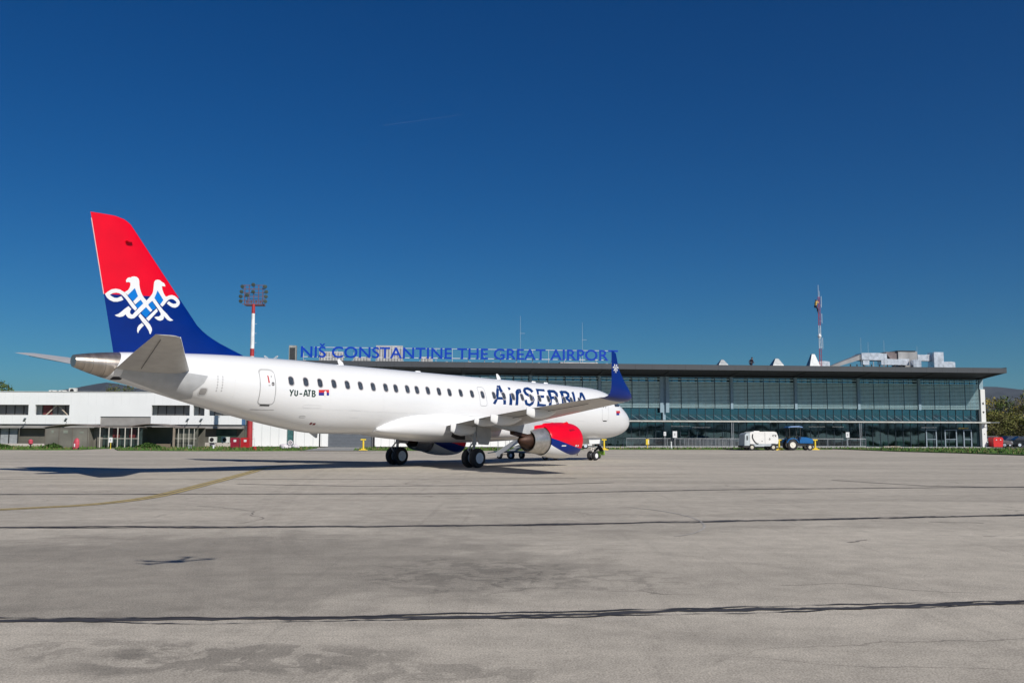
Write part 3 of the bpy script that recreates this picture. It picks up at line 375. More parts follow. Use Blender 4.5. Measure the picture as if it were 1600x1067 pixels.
zs_hi = [7.36, 7.6, 8, 8.5, 9, 9.5, 10.0, 10.2, 10.36, 10.46, 10.53, 10.58, 10.6]
b = MB(); b.loft([fin_ring(z if z > 5 else 5.0, tb(z)) if z > 5 else [(v[0], v[1], v[2] - .45) for v in fin_ring(5.0)] for z in zs_lo]); fin = obj('vertical_fin', b, M_navy, plane, 50)
b = MB(); b.loft([fin_ring(z, tb(z)) for z in zs_hi]); fu = obj('fin_top', b, M_red, fin, 50)
for sg in (1, -1):
    fn = lambda x, z, off, sg=sg: P(x, sg * (fin_y(x, z) + off), z)
    decal('fin_emblem', DEC['emblem_white'], M_white, fin, .009, .12, fn)
    decal('emblem_inlay', DEC['emblem_blue'], M_mid, fin, .006, .12, fn)
b = MB(); b.loft([[P(35.65 + dx + .14 * math.cos(t), y, 9.62 + .045 * math.sin(t)) for t in [k * math.pi / 4 for k in range(8)]] for dx, y in ((0, .1), (0, .28))]); obj('navigation_antenna', b, M_red, fin, 40)
b = MB()   # thin metal leading and trailing edge lines
for z0, z1 in zip(zs_hi[:-5], zs_hi[1:-4]):
    t0 = fin_lim(z0)[1]; t1 = fin_lim(z1)[1]; b.beam(P(t0 + .012, 0, z0 + tb(z0) * 0), P(t1 + .012, 0, z1), .03, .03)
obj('fin_edge', b, mat('edge_pink', (.7, .5, .52), .4), fin)
def surf(name, rings, m, parent, mi=None):
    b = MB(); b.loft(rings); return obj(name, b, m, parent, 45)
def wring(y, le, te, z, th, camber=0.0, zle=0.0, up=None):
    """section in the x-z plane; up: local thickness direction (y,z)"""
    o1 = []; o2 = []; uy, uz = up or (0, 1)
    for x, h in aero(le, te, th, 16):
        u = (x - le) / (te - le); c = z + zle * (1 - u) + camber * math.sin(math.pi * min(u, 1)) * (te - le)
        o1.append(P(x, y + uy * h, c + uz * h)); o2.append(P(x, y - uy * h, c - uz * h))
    return o1 + o2[-1:0:-1]
# tailplane
for sg in (1, -1):
    rs = [wring(sg * y, le, te, z, th) for y, le, te, z, th in ((.35, 33.0, 36.2, 4.32, .10), (1.0, 33.25, 36.32, 4.40, .10), (3.5, 34.9, 36.92, 4.83, .095), (5.9, 36.45, 37.46, 5.22, .09), (6.02, 36.66, 37.49, 5.245, .07), (6.06, 36.95, 37.5, 5.25, .04))]
    st = surf('tailplane', rs, M_grey, plane)
    b = MB()
    for y0, x0, z0, y1, x1, z1 in ((1.3, 35.5, 4.45, 5.6, 37.05, 5.15),):
        b.beam(P(x0, sg * y0, z0 - .105), P(x1, sg * y1, z1 - .045), .02, .02)
    obj('elevator_hinge_line', b, mat('hinge_dark', (.12, .12, .12), .6), st)
    b = MB(); le_pts = [(y, le + .02, z) for y, le, te, z, th in ((1.0, 33.25, 36.32, 4.40, .10), (3.5, 34.9, 36.92, 4.83, .095), (5.9, 36.45, 37.46, 5.22, .09))]
    for a, c in zip(le_pts[:-1], le_pts[1:]): b.tube(P(a[1] - .01, sg * a[0], a[2]), P(c[1] - .01, sg * c[0], c[2]), .028, n=8)
    obj('deicing_edge', b, mat('edge_metal', (.6, .6, .58), .3, metal=.8), st, 40)
# wings
def wte(y):
    L = [(0, 18.2), (1.17, 18.52), (3.29, 19.38), (5.23, 20.25), (7.8, 21.17), (10.4, 21.84), (13.0, 22.25), (14.2, 22.35)]
    for a, c in zip(L[:-1], L[1:]):
        if y <= c[0]: return a[1] + (c[1] - a[1]) * (y - a[0]) / (c[0] - a[0])
    return L[-1][1]
def wle(y): return 14.35 + .455 * (y - 1.5) if y > 5 else 13.3 + (15.94 - 13.3) * (y / 5) ** .95
def wz(y): return 2.15 + .09 * (y - 1.5)
for sg in (1, -1):
    rs = []
    for y in (0.2, 1.2, 2.4, 3.4, 4.4, 5.4, 6.8, 8.4, 10, 11.6, 13, 14.25):
        rs.append(wring(sg * y, wle(y), wte(y), wz(y), .135 - .03 * y / 14, .010, -.03))
    wing = surf('wing', rs, M_grey, plane)
    # winglet: blend up from the tip
    wl = []
    for k, (y, le, te, z, th, ang) in enumerate(((14.25, wle(14.25), wte(14.25), wz(14.25), .104, 0), (14.40, 20.25, 22.22, 3.325, .10, 22), (14.49, 20.34, 22.1, 3.39, .095, 50), (14.55, 20.48, 22.02, 3.52, .09, 70), (14.58, 20.70, 21.97, 3.72, .085, 82), (14.59, 21.05, 21.96, 4.04, .08, 86), (14.60, 21.46, 21.97, 4.54, .075, 88), (14.61, 21.58, 21.98, 4.9, .07, 88), (14.62, 21.68, 21.99, 5.16, .06, 88), (14.62, 21.85, 21.98, 5.25, .04, 88))):
        a = R(ang); wl.append(wring(sg * y, le, te, z, th, 0, -.03 if k == 0 else -.015, (sg * -math.sin(a), math.cos(a))))
    wn = surf('winglet', wl, M_navy, wing)
    sc = .105
    cx, cz = 34.9, 7.3
    def we(x, z, off, sg=sg):
        X = 21.72 + (x - cx) * .13; Z = 4.56 + (z - cz) * .16
        yy = 14.575
        return P(X, sg * (yy + .048 + off), Z)
    decal('winglet_emblem', DEC['emblem_white'], M_white, wn, .004, 0, we)
    b = MB()
    for k in range(7):
        y = 13.8; x = 20.3 + k * .01
    for x, y in ((22.0, 13.2),): b.tube(P(x, sg * y, 3.2), P(x + .5, sg * y, 3.2), .008, n=6)
    obj('static_wick', b, M_black, wing)
    # flap track fairings
    for y, L, w, h, ov in ((2.9, 2.6, .44, .56, .35), (5.6, 2.1, .26, .34, .30), (7.35, 2.4, .36, .46, .42), (10.2, 2.2, .34, .42, .42)):
        te = wte(y); z = wz(y); b = MB(); rs = []
        for u, s, sw in ((0, .05, .1), (.12, .45, .5), (.3, .8, .85), (.5, 1, 1), (.72, 1.04, 1), (.88, .95, .62), (1, .72, .08)):
            x = te + ov - L * (1 - u)
            zt_ = z + .02 - .06 * min(1, (1 - u) * 4); zb = zt_ - h * s
            rs.append([P(x, sg * (y + w / 2 * sw * a), zt_ + (zb - zt_) * c) for a, c in ((-.8, 0), (.8, 0), (1, .3), (.95, .7), (.55, .95), (0, 1), (-.55, .95), (-.95, .7), (-1, .3))])
        b.loft(rs); obj('flap_track_fairing', b, M_white, wing, 50)
    # flap gap lines below and spoilers
    b = MB()
    for y0, y1 in ((1.9, 5.0), (5.5, 10.0), (10.4, 13.1)):
        f_ = .26
        n = 8
        for k in range(n):
            ya = y0 + (y1 - y0) * k / n; yb = y0 + (y1 - y0) * (k + 1) / n
            def pt(y):
                c = wte(y) - wle(y); x = wte(y) - c * f_
                hh = [h for xx_, h in aero(0, 1, .135 - .03 * y / 14, 16)]
                return P(x, sg * y, wz(y) - .115 * c * f_ * 1.0 - .03)
            b.beam(pt(ya), pt(yb), .03, .02)
    obj('flap_gap', b, mat('gap_dark', (.05, .05, .05), .6), wing)
# engines
def engine(sg):
    ey, ez = 4.5, 1.41
    prof = [(10.98, .72), (10.80, .79), (10.74, .86), (10.80, .915), (11.0, .95), (11.4, .985), (11.9, 1.0), (12.5, .995), (13.1, .965), (13.7, .90), (14.25, .805), (14.27, .79), (13.9, .80)]
    # smooth
    pr = []
    for i in range(len(prof) - 1):
        for k in range(3):
            t = k / 3; pr.append((prof[i][0] * (1 - t) + prof[i + 1][0] * t, prof[i][1] * (1 - t) + prof[i + 1][1] * t))
    pr.append(prof[-1])
    cx_ = lambda x: 14.25 - (14.25 - x) * .77
    prof = [(cx_(x), r) for x, r in prof]; pr = [(cx_(x), r) for x, r in pr]
    def a1(x): t = max(0, min(1, (14.25 - x) / 2.6)); return R(79 + 40 * t ** .8)
    def a2(x): t = max(0, min(1, (14.25 - x) / 2.0)); return R(106 + 38 * t ** .8)
    def pt(x, r, a): return P(x, sg * (ey + r * math.sin(a)), ez + r * math.cos(a))
    cowl = None
    for nm, m, f0, f1, n in (('engine_cowl', M_red, lambda x: -a1(x), a1, 48), ('cowl_band', M_navy, a1, a2, 10), ('cowl_band', M_navy, lambda x: -a2(x), lambda x: -a1(x), 10), ('cowl_belly', M_white, a2, lambda x: 2 * math.pi - a2(x), 36)):
        b = MB(); b.loft([[pt(x, r, f0(x) + (f1(x) - f0(x)) * j / n) for j in range(n + 1)] for x, r in pr], caps=False, closed=False)
        o = obj(nm, b, m, cowl or plane, 60)
        if cowl is None: cowl = o
    def L(nm, pf, m, n=48):
        b = MB(); b.lathe(P(0, sg * ey, ez), (1, 0, 0), pf, n); return obj(nm, b, m, cowl, 40)
    L('fan', [(12.3, .77), (12.35, .77), (12.36, .2), (12.1, .05)], mat('fan_dark', (.06, .06, .065), .4, metal=.6))
    L('rear_bulkhead', [(14.0, .80), (14.05, .80), (14.06, .70)], M_dark)
    L('core_nozzle', [(13.9, .73), (14.26, .735), (14.4, .745), (14.8, .70), (15.15, .64), (15.36, .59), (15.37, .565), (15.1, .55), (15.0, .3)], M_nozzle)
    L('exhaust_plug', [(14.9, .44), (15.3, .44), (15.5, .40), (15.75, .31), (16.0, .16), (16.1, .03)], M_burnt)
    # red swept end of the cowl along the pylon and the pylon
    b = MB()
    sec = lambda x, hw_, z0, z1: [P(x, sg * ey + hw_ * c, (z0 + z1) / 2 + (z1 - z0) / 2 * s_) for c, s_ in ((0, 1), (.7, .75), (1, .2), (1, -1), (-1, -1), (-1, .2), (-.7, .75))]
    b.loft([sec(12.7, .05, 2.25, 2.36), sec(13.2, .2, 2.1, 2.41), sec(14.0, .27, 2.0, 2.40), sec(14.9, .24, 1.98, 2.34), (sec(15.5, .16, 2.05, 2.25))])
    obj('pylon_cap', b, M_red, cowl, 50)
    b = MB()
    b.loft([sec(13.4, .15, 2.1, 2.42), sec(14.4, .22, 1.9, 2.52), sec(15.6, .22, 1.75, 2.5), sec(16.8, .2, 1.95, 2.5), sec(18.2, .05, 2.15, 2.45)])
    py_ = obj('pylon', b, M_lgrey, plane, 50)
    b = MB(); b.loft([sec(14.6, .2, 1.72, 1.98), sec(15.6, .2, 1.55, 1.8), sec(16.6, .16, 1.75, 1.98)]); obj('heat_shield', b, M_burnt, py_, 50)
    b = MB(); b.prism([(12.3, 0), (12.9, 0), (12.8, .05), (12.45, .14), (12.35, .1)], lambda u, v, w: P(u, sg * ey + w + sg * .42, ez + .895 + v), -.01, .01); obj('strake', b, M_red, cowl)
    def side(x, z, off):
        for i in range(len(prof) - 1):
            if prof[i + 1][0] >= x and i > 2: break
        r = prof[i][1] + (prof[i + 1][1] - prof[i][1]) * (x - prof[i][0]) / (prof[i + 1][0] - prof[i][0])
        q = max(-.99, min(.99, (z - ez) / r)); return P(x, sg * (ey + r * math.sqrt(1 - q * q) + off), z)
    decal('intake_scoop', [[(12.75, 2.02), (12.3, 2.05), (12.2, 1.98), (12.75, 1.90)]], mat('scoop_red', (.3, .0, .01), .5), cowl, .01, .1, side)
    decal('cowl_marking', [rrect(13.35, 1.13, .34, .06, .01)], M_white, cowl, .006, .1, side)
    decal('cowl_marking', [rrect(12.3, 1.12, .11, .1, .01), rrect(12.1, 1.12, .08, .1, .01)], M_white, cowl, .006, .1, side)
    b = MB(); b.loft([[pt(x, r + .003, R(-178 + 176 * j / 40) + math.pi * 2) for j in range(0)] or [pt(x, r + .003, R(10 + 160 * j / 40)) for j in range(41)] for x, r in ((12.15, .978), (12.18, .981))], caps=False, closed=False)
    obj('cowl_seam', b, mat('seam_pink', (.55, .1, .14), .4), cowl, recalc=False)
engine(1); engine(-1)
# landing gear
def wheel(x, y, r, w, rim_r, parent, side):
    b = MB(); pf = [(-w / 2, rim_r), (-w / 2, r * .80), (-w * .42, r * .93), (-w * .25, r * .985), (0, r), (w * .25, r * .985), (w * .42, r * .93), (w / 2, r * .80), (w / 2, rim_r)]
    b.lathe(P(x, y, r), (0, 1, 0), pf, 40, caps=False); t = obj('tyre', b, M_tyre, parent, 40)
    b = MB(); s = side
    for sd_ in (1, -1):
        b.lathe(P(x, y, r), (0, sd_, 0), [(w * .30, rim_r * .99), (w * .52, rim_r * 1.0), (w * .52, rim_r * .88), (w * .49, rim_r * .84), (w * .49, rim_r * .5), (w * .52, rim_r * .42), (w * .50, rim_r * .2), (w * .50, .01)], 28)
    for k in range(10):
        a = k * math.pi / 5; b.tube(P(x + .66 * rim_r * math.cos(a), y + s * w * .38, r + .66 * rim_r * math.sin(a)), P(x + .66 * rim_r * math.cos(a), y + s * w * .44, r + .66 * rim_r * math.sin(a)), rim_r * .06, n=8)
    obj('rim', b, M_rim if r > .4 else mat('rim_white', (.75, .75, .75), .4), parent, 40)
for sg in (1, -1):
    Y = 2.975 * sg; b = MB()
    b.tube(P(XM, Y, .55), P(XM - .05, Y, 1.25), .075, n=16); b.tube(P(XM - .05, Y, 1.2), P(XM - .12, Y, 2.25), .115, n=16)
    b.tube(P(XM, Y - .44, .51), P(XM, Y + .44, .51), .085, n=16)
    b.tube(P(XM + .12, Y, .62), P(XM + .42, Y, .95), .04, n=8); b.tube(P(XM + .42, Y, .95), P(XM + .05, Y, 1.3), .04, n=8)
    b.tube(P(XM - .1, Y, 1.5), P(XM - .15, Y - sg * 1.1, 2.1), .055, n=10); b.tube(P(XM - .1, Y, 1.4), P(XM + .7, Y - sg * .2, 2.15), .04, n=8)
    b.tube(P(XM + .14, Y + .06, 1.2), P(XM + .1, Y + .06, 2.2), .018, n=6); b.tube(P(XM + .1, Y - .1, .7), P(XM + .12, Y - .1, 2.1), .012, n=6)
    g = obj('main_landing_gear', b, M_lgrey, plane, 40)
    wheel(XM, Y + .285, .51, .33, .285, g, 1); wheel(XM, Y - .285, .51, .33, .285, g, -1)
    b = MB(); b.prism([(XM - .95, 1.18), (XM - .2, 1.22), (XM - .05, 1.75), (XM - .05, 2.2), (XM - 1.1, 2.2), (XM - 1.15, 1.6)], lambda u, v, w: P(u, w, v), Y + sg * .16, Y + sg * .20)
    b.beam(P(XM - .95, Y + sg * .15, 1.35), P(XM - .2, Y + sg * .15, 1.95), .05, .04)
    obj('gear_door', b, M_lgrey, plane)
    b = MB(); b.prism([(XM - .55, 1.45), (XM - .1, 1.46), (XM + .3, 1.62), (XM + .35, 1.85), (XM - .1, 1.93), (XM - .55, 1.9)], lambda u, v, w: P(u, w, v), sg * 1.60, sg * 1.835); obj('wheel_well', b, M_dark, plane)
b = MB(); NXg = 3.21
b.tube(P(NXg, 0, .34), P(NXg - .02, 0, .8), .05, n=12); b.tube(P(NXg - .02, 0, .75), P(NXg - .1, 0, 1.6), .08, n=12); b.tube(P(NXg, -.26, .30), P(NXg, .26, .30), .05, n=12)
b.tube(P(NXg - .06, 0, 1.1), P(NXg - .9, 0, 1.55), .035, n=8); b.tube(P(NXg + .05, .05, .5), P(NXg + .28, .05, .72), .03, n=8); b.tube(P(NXg + .28, .05, .72), P(NXg + .02, .05, .95), .03, n=8)
b.lathe(P(NXg - .1, .14, 1.22), (-1, 0, 0), [(0, .03), (.04, .075), (.1, .08)], 14)
g = obj('nose_landing_gear', b, mat('gear_white', (.62, .58, .54), .45), plane, 40)
wheel(NXg, .2, .31, .2, .16, g, 1); wheel(NXg, -.2, .31, .2, .16, g, -1)
for sg in (1, -1):
    b = MB(); b.prism([(NXg - .2, 1.1), (NXg + .9, 1.08), (NXg + 1.0, 1.48), (NXg - .3, 1.48)], lambda u, v, w: P(u, w, v), sg * .36, sg * .39); obj('gear_door', b, M_white, plane)
# ------------------------------------------------------------------ ground, apron, grass
def nodes_mat(name, rough=.9):
    m = bpy.data.materials.new(name); m.use_nodes = True; n = m.node_tree.nodes; l = m.node_tree.links
    b = n['Principled BSDF']; b.inputs['Roughness'].default_value = rough; b.inputs['Specular IOR Level'].default_value = .25
    return m, n, l, b
def apron_mat():
    m, n, l, b = nodes_mat('apron_concrete', .85)
    geo = n.new('ShaderNodeNewGeometry'); pos = geo.outputs['Position']
    def mapp(sc, rot=0):
        mp = n.new('ShaderNodeMapping'); mp.inputs['Scale'].default_value = sc; mp.inputs['Rotation'].default_value = (0, 0, R(rot)); l.new(pos, mp.inputs[0]); return mp.outputs[0]
    def noise(sc, det, vec, rgh=.55, dist=0.):
        q = n.new('ShaderNodeTexNoise'); q.inputs['Scale'].default_value = sc; q.inputs['Detail'].default_value = det; q.inputs['Roughness'].default_value = rgh; q.inputs['Distortion'].default_value = dist
        l.new(vec, q.inputs['Vector']); return q.outputs[0]
    def ramp(v, a, b_, lo, hi, smooth=True):
        q = n.new('ShaderNodeMapRange'); q.interpolation_type = 'SMOOTHSTEP' if smooth else 'LINEAR'
        for i, x in enumerate((a, b_, lo, hi)): q.inputs[i + 1].default_value = x
        l.new(v, q.inputs[0]); return q.outputs[0]
    def math_(op, a, b_):
        q = n.new('ShaderNodeMath'); q.operation = op
        for i, x in enumerate((a, b_)):
            if isinstance(x, (int, float)): q.inputs[i].default_value = x
            else: l.new(x, q.inputs[i])
        return q.outputs[0]
    mul = lambda a, b_: math_('MULTIPLY', a, b_)
    def blob(cx, cy, rx, ry, rot=0):
        """elliptical worn zone, 1 inside"""
        q = n.new('ShaderNodeMapping'); q.vector_type = 'TEXTURE'; q.inputs['Location'].default_value = (cx, cy, 0); q.inputs['Rotation'].default_value = (0, 0, R(rot)); q.inputs['Scale'].default_value = (rx, ry, 1); l.new(pos, q.inputs[0])
        d = n.new('ShaderNodeVectorMath'); d.operation = 'LENGTH'; l.new(q.outputs[0], d.inputs[0])
        w = math_('ADD', d.outputs['Value'], mul(math_('SUBTRACT', noise(.9, 6, pos), .5), 1.3)); return ramp(w, .75, 1.15, 1, 0)
    P0 = mapp((1, 1, 1))
    v = ramp(noise(.05, 4, mapp((.6, 1.6, 1), 8)), .3, .7, .90, 1.07)
    v = mul(v, ramp(noise(.35, 6, mapp((.35, 1.3, 1), 3), .6, .6), .3, .7, .86, 1.08))
    v = mul(v, ramp(noise(2.2, 8, P0, .65, .3), .25, .75, .86, 1.10))
    v = mul(v, ramp(noise(16, 4, P0, .7), .25, .75, .90, 1.10))
    v = mul(v, ramp(noise(55, 2, P0, .6), .3, .7, .70, 1.30))
    # worn darker zones
    dk = ramp(noise(.8, 7, mapp((.6, 1.2, 1)), .62, 1.2), .47, .60, 1, .86)
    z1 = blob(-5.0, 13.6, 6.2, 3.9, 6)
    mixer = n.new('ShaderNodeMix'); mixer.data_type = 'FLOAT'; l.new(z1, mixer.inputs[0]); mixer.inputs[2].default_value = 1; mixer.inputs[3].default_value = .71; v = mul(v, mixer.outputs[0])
    for (cx, cy, rx, ry, ro, th, lo, sc) in ((-2.4, 8.15, 1.5, .62, 5, .47, .70, 1.9), (-.6, 7.7, 1.0, .4, 0, .49, .78, 2.4), (-.6, 12.9, 1.5, 1.5, 0, .51, .76, 2.4), (1.2, 12.4, 1.2, 1.0, 0, .53, .80, 2.8), (1.8, 21.0, 6.0, 3.6, 5, .40, .88, .5), (-3.6, 8.4, 1.0, .5, 0, .52, .8, 2.6)):
        mk = mul(blob(cx, cy, rx, ry, ro), ramp(noise(sc, 6, P0, .6, .8), th - .02, th + .02, 0, 1))
        q = n.new('ShaderNodeMix'); q.data_type = 'FLOAT'; l.new(mk, q.inputs[0]); q.inputs[2].default_value = 1; q.inputs[3].default_value = lo; v = mul(v, q.outputs[0])
    # thin wandering hairline cracks
    vo = n.new('ShaderNodeTexVoronoi'); vo.feature = 'DISTANCE_TO_EDGE'; vo.inputs['Scale'].default_value = .22
    wv = n.new('ShaderNodeVectorMath'); wv.operation = 'ADD'; nzc = n.new('ShaderNodeTexNoise'); nzc.inputs['Scale'].default_value = .9; nzc.inputs['Detail'].default_value = 6; l.new(pos, nzc.inputs['Vector'])
    l.new(mapp((.5, 1.6, 1), 5), wv.inputs[0]); l.new(nzc.outputs['Color'], wv.inputs[1]); l.new(wv.outputs[0], vo.inputs['Vector'])
    cr = mul(ramp(vo.outputs[0], 0, .006, 1, 0), ramp(noise(.13, 3, P0), .5, .58, 0, 1))
    q = n.new('ShaderNodeMix'); q.data_type = 'FLOAT'; l.new(cr, q.inputs[0]); q.inputs[2].default_value = 1; q.inputs[3].default_value = .62; v = mul(v, q.outputs[0])
    # tyre streaks roughly along the taxi direction
    st = ramp(noise(1.0, 4, mapp((5.0, .10, 1), -14), .6), .56, .72, 1, .90); v = mul(v, st)
    st = ramp(noise(1.0, 4, mapp((.12, 3.2, 1), 4), .6), .56, .74, 1, .90); v = mul(v, st)
    mx = n.new('ShaderNodeVectorMath'); mx.operation = 'SCALE'; mx.inputs[0].default_value = (.455, .410, .340); l.new(v, mx.inputs['Scale'])
    l.new(mx.outputs[0], b.inputs['Base Color'])
    bp = n.new('ShaderNodeBump'); bp.inputs['Strength'].default_value = .5; bp.inputs['Distance'].default_value = .004; l.new(noise(120, 4, P0), bp.inputs['Height']); l.new(bp.outputs[0], b.inputs['Normal'])
    return m
def sheet(pts, z):
    b = MB(); b.add([(x, y, z) for x, y in pts], [list(range(len(pts)))]); return b
M_soil = mat('dry_grass_soil', (.11, .10, .05), .95, var=.35, scale=.3)
struct('ground', sheet([(-9000, -9000), (9000, -9000), (9000, 9000), (-9000, 9000)], -.05), M_soil)
APR = [(-400, -260), (300, -260), (300, 40), (60, 62), (47, 71), (43, 78), (41, 86), (38, 93), (36.3, 105), (35.5, 125), (-60, 125), (-400, 125)]
struct('apron', sheet(APR, 0), apron_mat())
M_grass = mat('grass_green', (.055, .115, .018), .95, var=.45, scale=1.5, bump=.6, detail=8)
def verge(name, pts, z=.07, m=None):
    b = MB(); n = len(pts); b.add([(x, y, 0) for x, y in pts] + [(x * 1, y * 1, z) for x, y in pts], [tuple(range(n, 2 * n))] + [(i, (i + 1) % n, n + (i + 1) % n, n + i) for i in range(n)])
    return struct(name, b, m or M_grass)
V1 = [(-90, 88.3), (-49, 88.2), (-43, 87.5), (-40.8, 88.5), (-41.0, 96), (-90, 96)]
V2 = [(-38.9, 92), (-36.3, 86.6), (-30, 85.6), (-24, 86), (-19.5, 88), (-20.6, 99), (-21.5, 104), (-60, 104), (-60, 97), (-41, 97)]
V3 = [(-15.2, 90), (-8, 90.2), (0, 92), (7.5, 97.5), (7.5, 103.5), (-15.5, 101)]
V4 = [(9.8, 99.0), (26.8, 100.0), (35.2, 103), (35.2, 105.5), (9.8, 101.6)]
V5 = [(36.0, 105), (38, 93.2), (41.1, 86), (43.3, 78), (47, 71), (60, 62), (300, 40), (300, 110.5), (60, 110.2), (45, 109.4), (36.5, 108.4)]
for v in (V1, V2, V3, V4): verge('grass_verge', v)
verge('grass_verge', V5, .09)
def inside(p, poly):
    c = False; n = len(poly)
    for i in range(n):
        a, b = poly[i], poly[(i + 1) % n]
        if (a[1] > p[1]) != (b[1] > p[1]) and p[0] < (b[0] - a[0]) * (p[1] - a[1]) / (b[1] - a[1]) + a[0]: c = not c
    return c
b = MB(); rnd = random.Random(3)
for poly, cnt in ((V1, 1700), (V2, 5200), (V3, 2600), (V4, 2200), (V5, 16000)):
    xs_ = [p[0] for p in poly]; ys_ = [p[1] for p in poly]; x0, x1 = max(min(xs_), -60), min(max(xs_), 72); y0, y1 = min(ys_), min(max(ys_), 116); k = 0
    if poly is V5: y0 = 66
    while k < cnt:
        x = rnd.uniform(x0, x1); y = rnd.uniform(y0, y1)
        if rnd.random() < .5: y = y0 + (y - y0) * rnd.random()
        k += 1
        if not inside((x, y), poly): continue
        h_ = rnd.uniform(.06, .26) * (1.5 if rnd.random() < .08 else 1); a = rnd.uniform(0, 6.28); w = rnd.uniform(.04, .12)
        dx, dy = math.cos(a) * w, math.sin(a) * w; lx, ly = rnd.uniform(-.08, .08), rnd.uniform(-.08, .08)
        b.add([(x - dx, y - dy, .05), (x + dx, y + dy, .05), (x + lx + dx * .3, y + ly, .05 + h_)], [(0, 1, 2)], 0 if rnd.random() < .7 else 1)
o = obj('grass', b, [mat('grass_blade', (.07, .15, .02), .9, var=.3, scale=2), mat('grass_dry', (.17, .15, .06), .9, var=.3, scale=2)], recalc=False)
tag(o, 'green and dry grass tufts growing along the apron edge', 'grass', kind='stuff')
# yellow taxi line (two thin stripes with a worn dark gap), following a curve
def ribbon(pts, w, z, jag=0., seed=1, seg=.25):
    rn = random.Random(seed); b = MB(); P_ = []
    for a, c in zip(pts[:-1], pts[1:]):
        a = Vector(a); c = Vector(c); n = max(2, int((c - a).length / seg))
        for i in range(n): P_.append(a.lerp(c, i / n))
    P_.append(Vector(pts[-1])); off = 0; wv = 1.; vs = []
    for i, p in enumerate(P_):
        d = (P_[min(i + 1, len(P_) - 1)] - P_[max(i - 1, 0)]).normalized(); n = Vector((-d.y, d.x))
        off = off * .93 + rn.uniform(-1, 1) * jag * w * .5; wv = 1 + (wv - 1) * .85 + rn.uniform(-1, 1) * jag * .38; wv = max(.25, wv)
        vs += [(*(p + n * (off + w / 2 * wv)), z), (*(p + n * (off - w / 2 * wv)), z)]
    b.add(vs, [(2 * i, 2 * i + 2, 2 * i + 3, 2 * i + 1) for i in range(len(P_) - 1)]); return b
def catmull(P_, n=10):
    o = []
    P_ = [P_[0]] + list(P_) + [P_[-1]]
    for i in range(1, len(P_) - 2):
        p0, p1, p2, p3 = [Vector(q) for q in P_[i - 1:i + 3]]
        for k in range(n):
            t = k / n; o.append(.5 * ((2 * p1) + (-p0 + p2) * t + (2 * p0 - 5 * p1 + 4 * p2 - p3) * t * t + (-p0 + 3 * p1 - 3 * p2 + p3) * t**3))
    o.append(Vector(P_[-1])); return o
TAXI = [(-13.65, 21.93), (-12.33, 22.78), (-11.7, 23.37), (-11.01, 24.09), (-10.54, 25.52), (-10.35, 27.52), (-10.68, 31.49), (-11.22, 36.34), (-11.84, 42.01), (-12.58, 48.09), (-12.28, 51.66)]
cv = catmull(TAXI)
M_ylw = mat('line_yellow', (.42, .32, .12), .8, var=.3, scale=4, detail=8)
M_tar = mat('joint_tar', (.045, .042, .042), .7, var=.3, scale=5)
struct('line_border', ribbon(cv, .52, .004, .05), mat('line_black', (.20, .175, .13), .85, var=.35, scale=3))
def offs(cv, d):
    o = []
    for i, p in enumerate(cv):
        t = (cv[min(i + 1, len(cv) - 1)] - cv[max(i - 1, 0)]).normalized(); o.append(p + Vector((-t.y, t.x)) * d)
    return o
struct('taxi_line', ribbon(offs(cv, .13), .15, .008, .08), M_ylw); struct('taxi_line', ribbon(offs(cv, -.13), .15, .008, .08), M_ylw)
for k, (pts, w, jag) in enumerate([([(-10.82, 18.63), (-5.11, 18.93), (0.01, 19.4), (5.59, 20.61), (13.4, 22.45)], 0.17, 0.4), ([(-5.55, 9.64), (-3.24, 9.69), (-0.98, 9.88), (0.68, 10.04), (2.8, 10.39), (6.5, 10.99)], 0.13, 0.45), ([(-16.29, 27.94), (0.01, 29.11), (8.64, 31.76), (20.23, 33.82)], 0.15, 0.3), ([(-20.33, 36.52), (-7.58, 37.28), (2.64, 38.66)], 0.12, 0.3), ([(-9.86, 33.8), (-5.31, 32.68), (0.02, 33.54), (3.86, 35.4)], 0.16, 0.4), ([(12.85, 37.75), (15.0, 33.93), (18.84, 32.99)], 0.16, 0.4)]):
    struct('pavement_joint', ribbon(pts, w, .004 + .0012 * (k % 3), jag, k + 2, .07 if pts[0][1] < 30 else .3), M_tar)
    if pts[0][1] < 30:
        for q in range(2): struct('pavement_joint', ribbon([(x, y + (q - .5) * w * 1.4) for x, y in pts], w * .28, .0075 + .0012 * q + .0004 * k, jag * 3.4, 30 + k * 3 + q, .09), M_tar)
c = [(2.46, 20.66)[0], (2.46, 20.66)[1]]
b = MB(); arc = [(c[0] + 1.6 * math.cos(t), c[1] + 3.4 * math.sin(t)) for t in [R(-70 + 5 * k) for k in range(29)]]
struct('worn_mark', ribbon(arc, .05, .006, .3, 9, .15), mat('worn_mark', (.36, .34, .31), .9, var=.2))

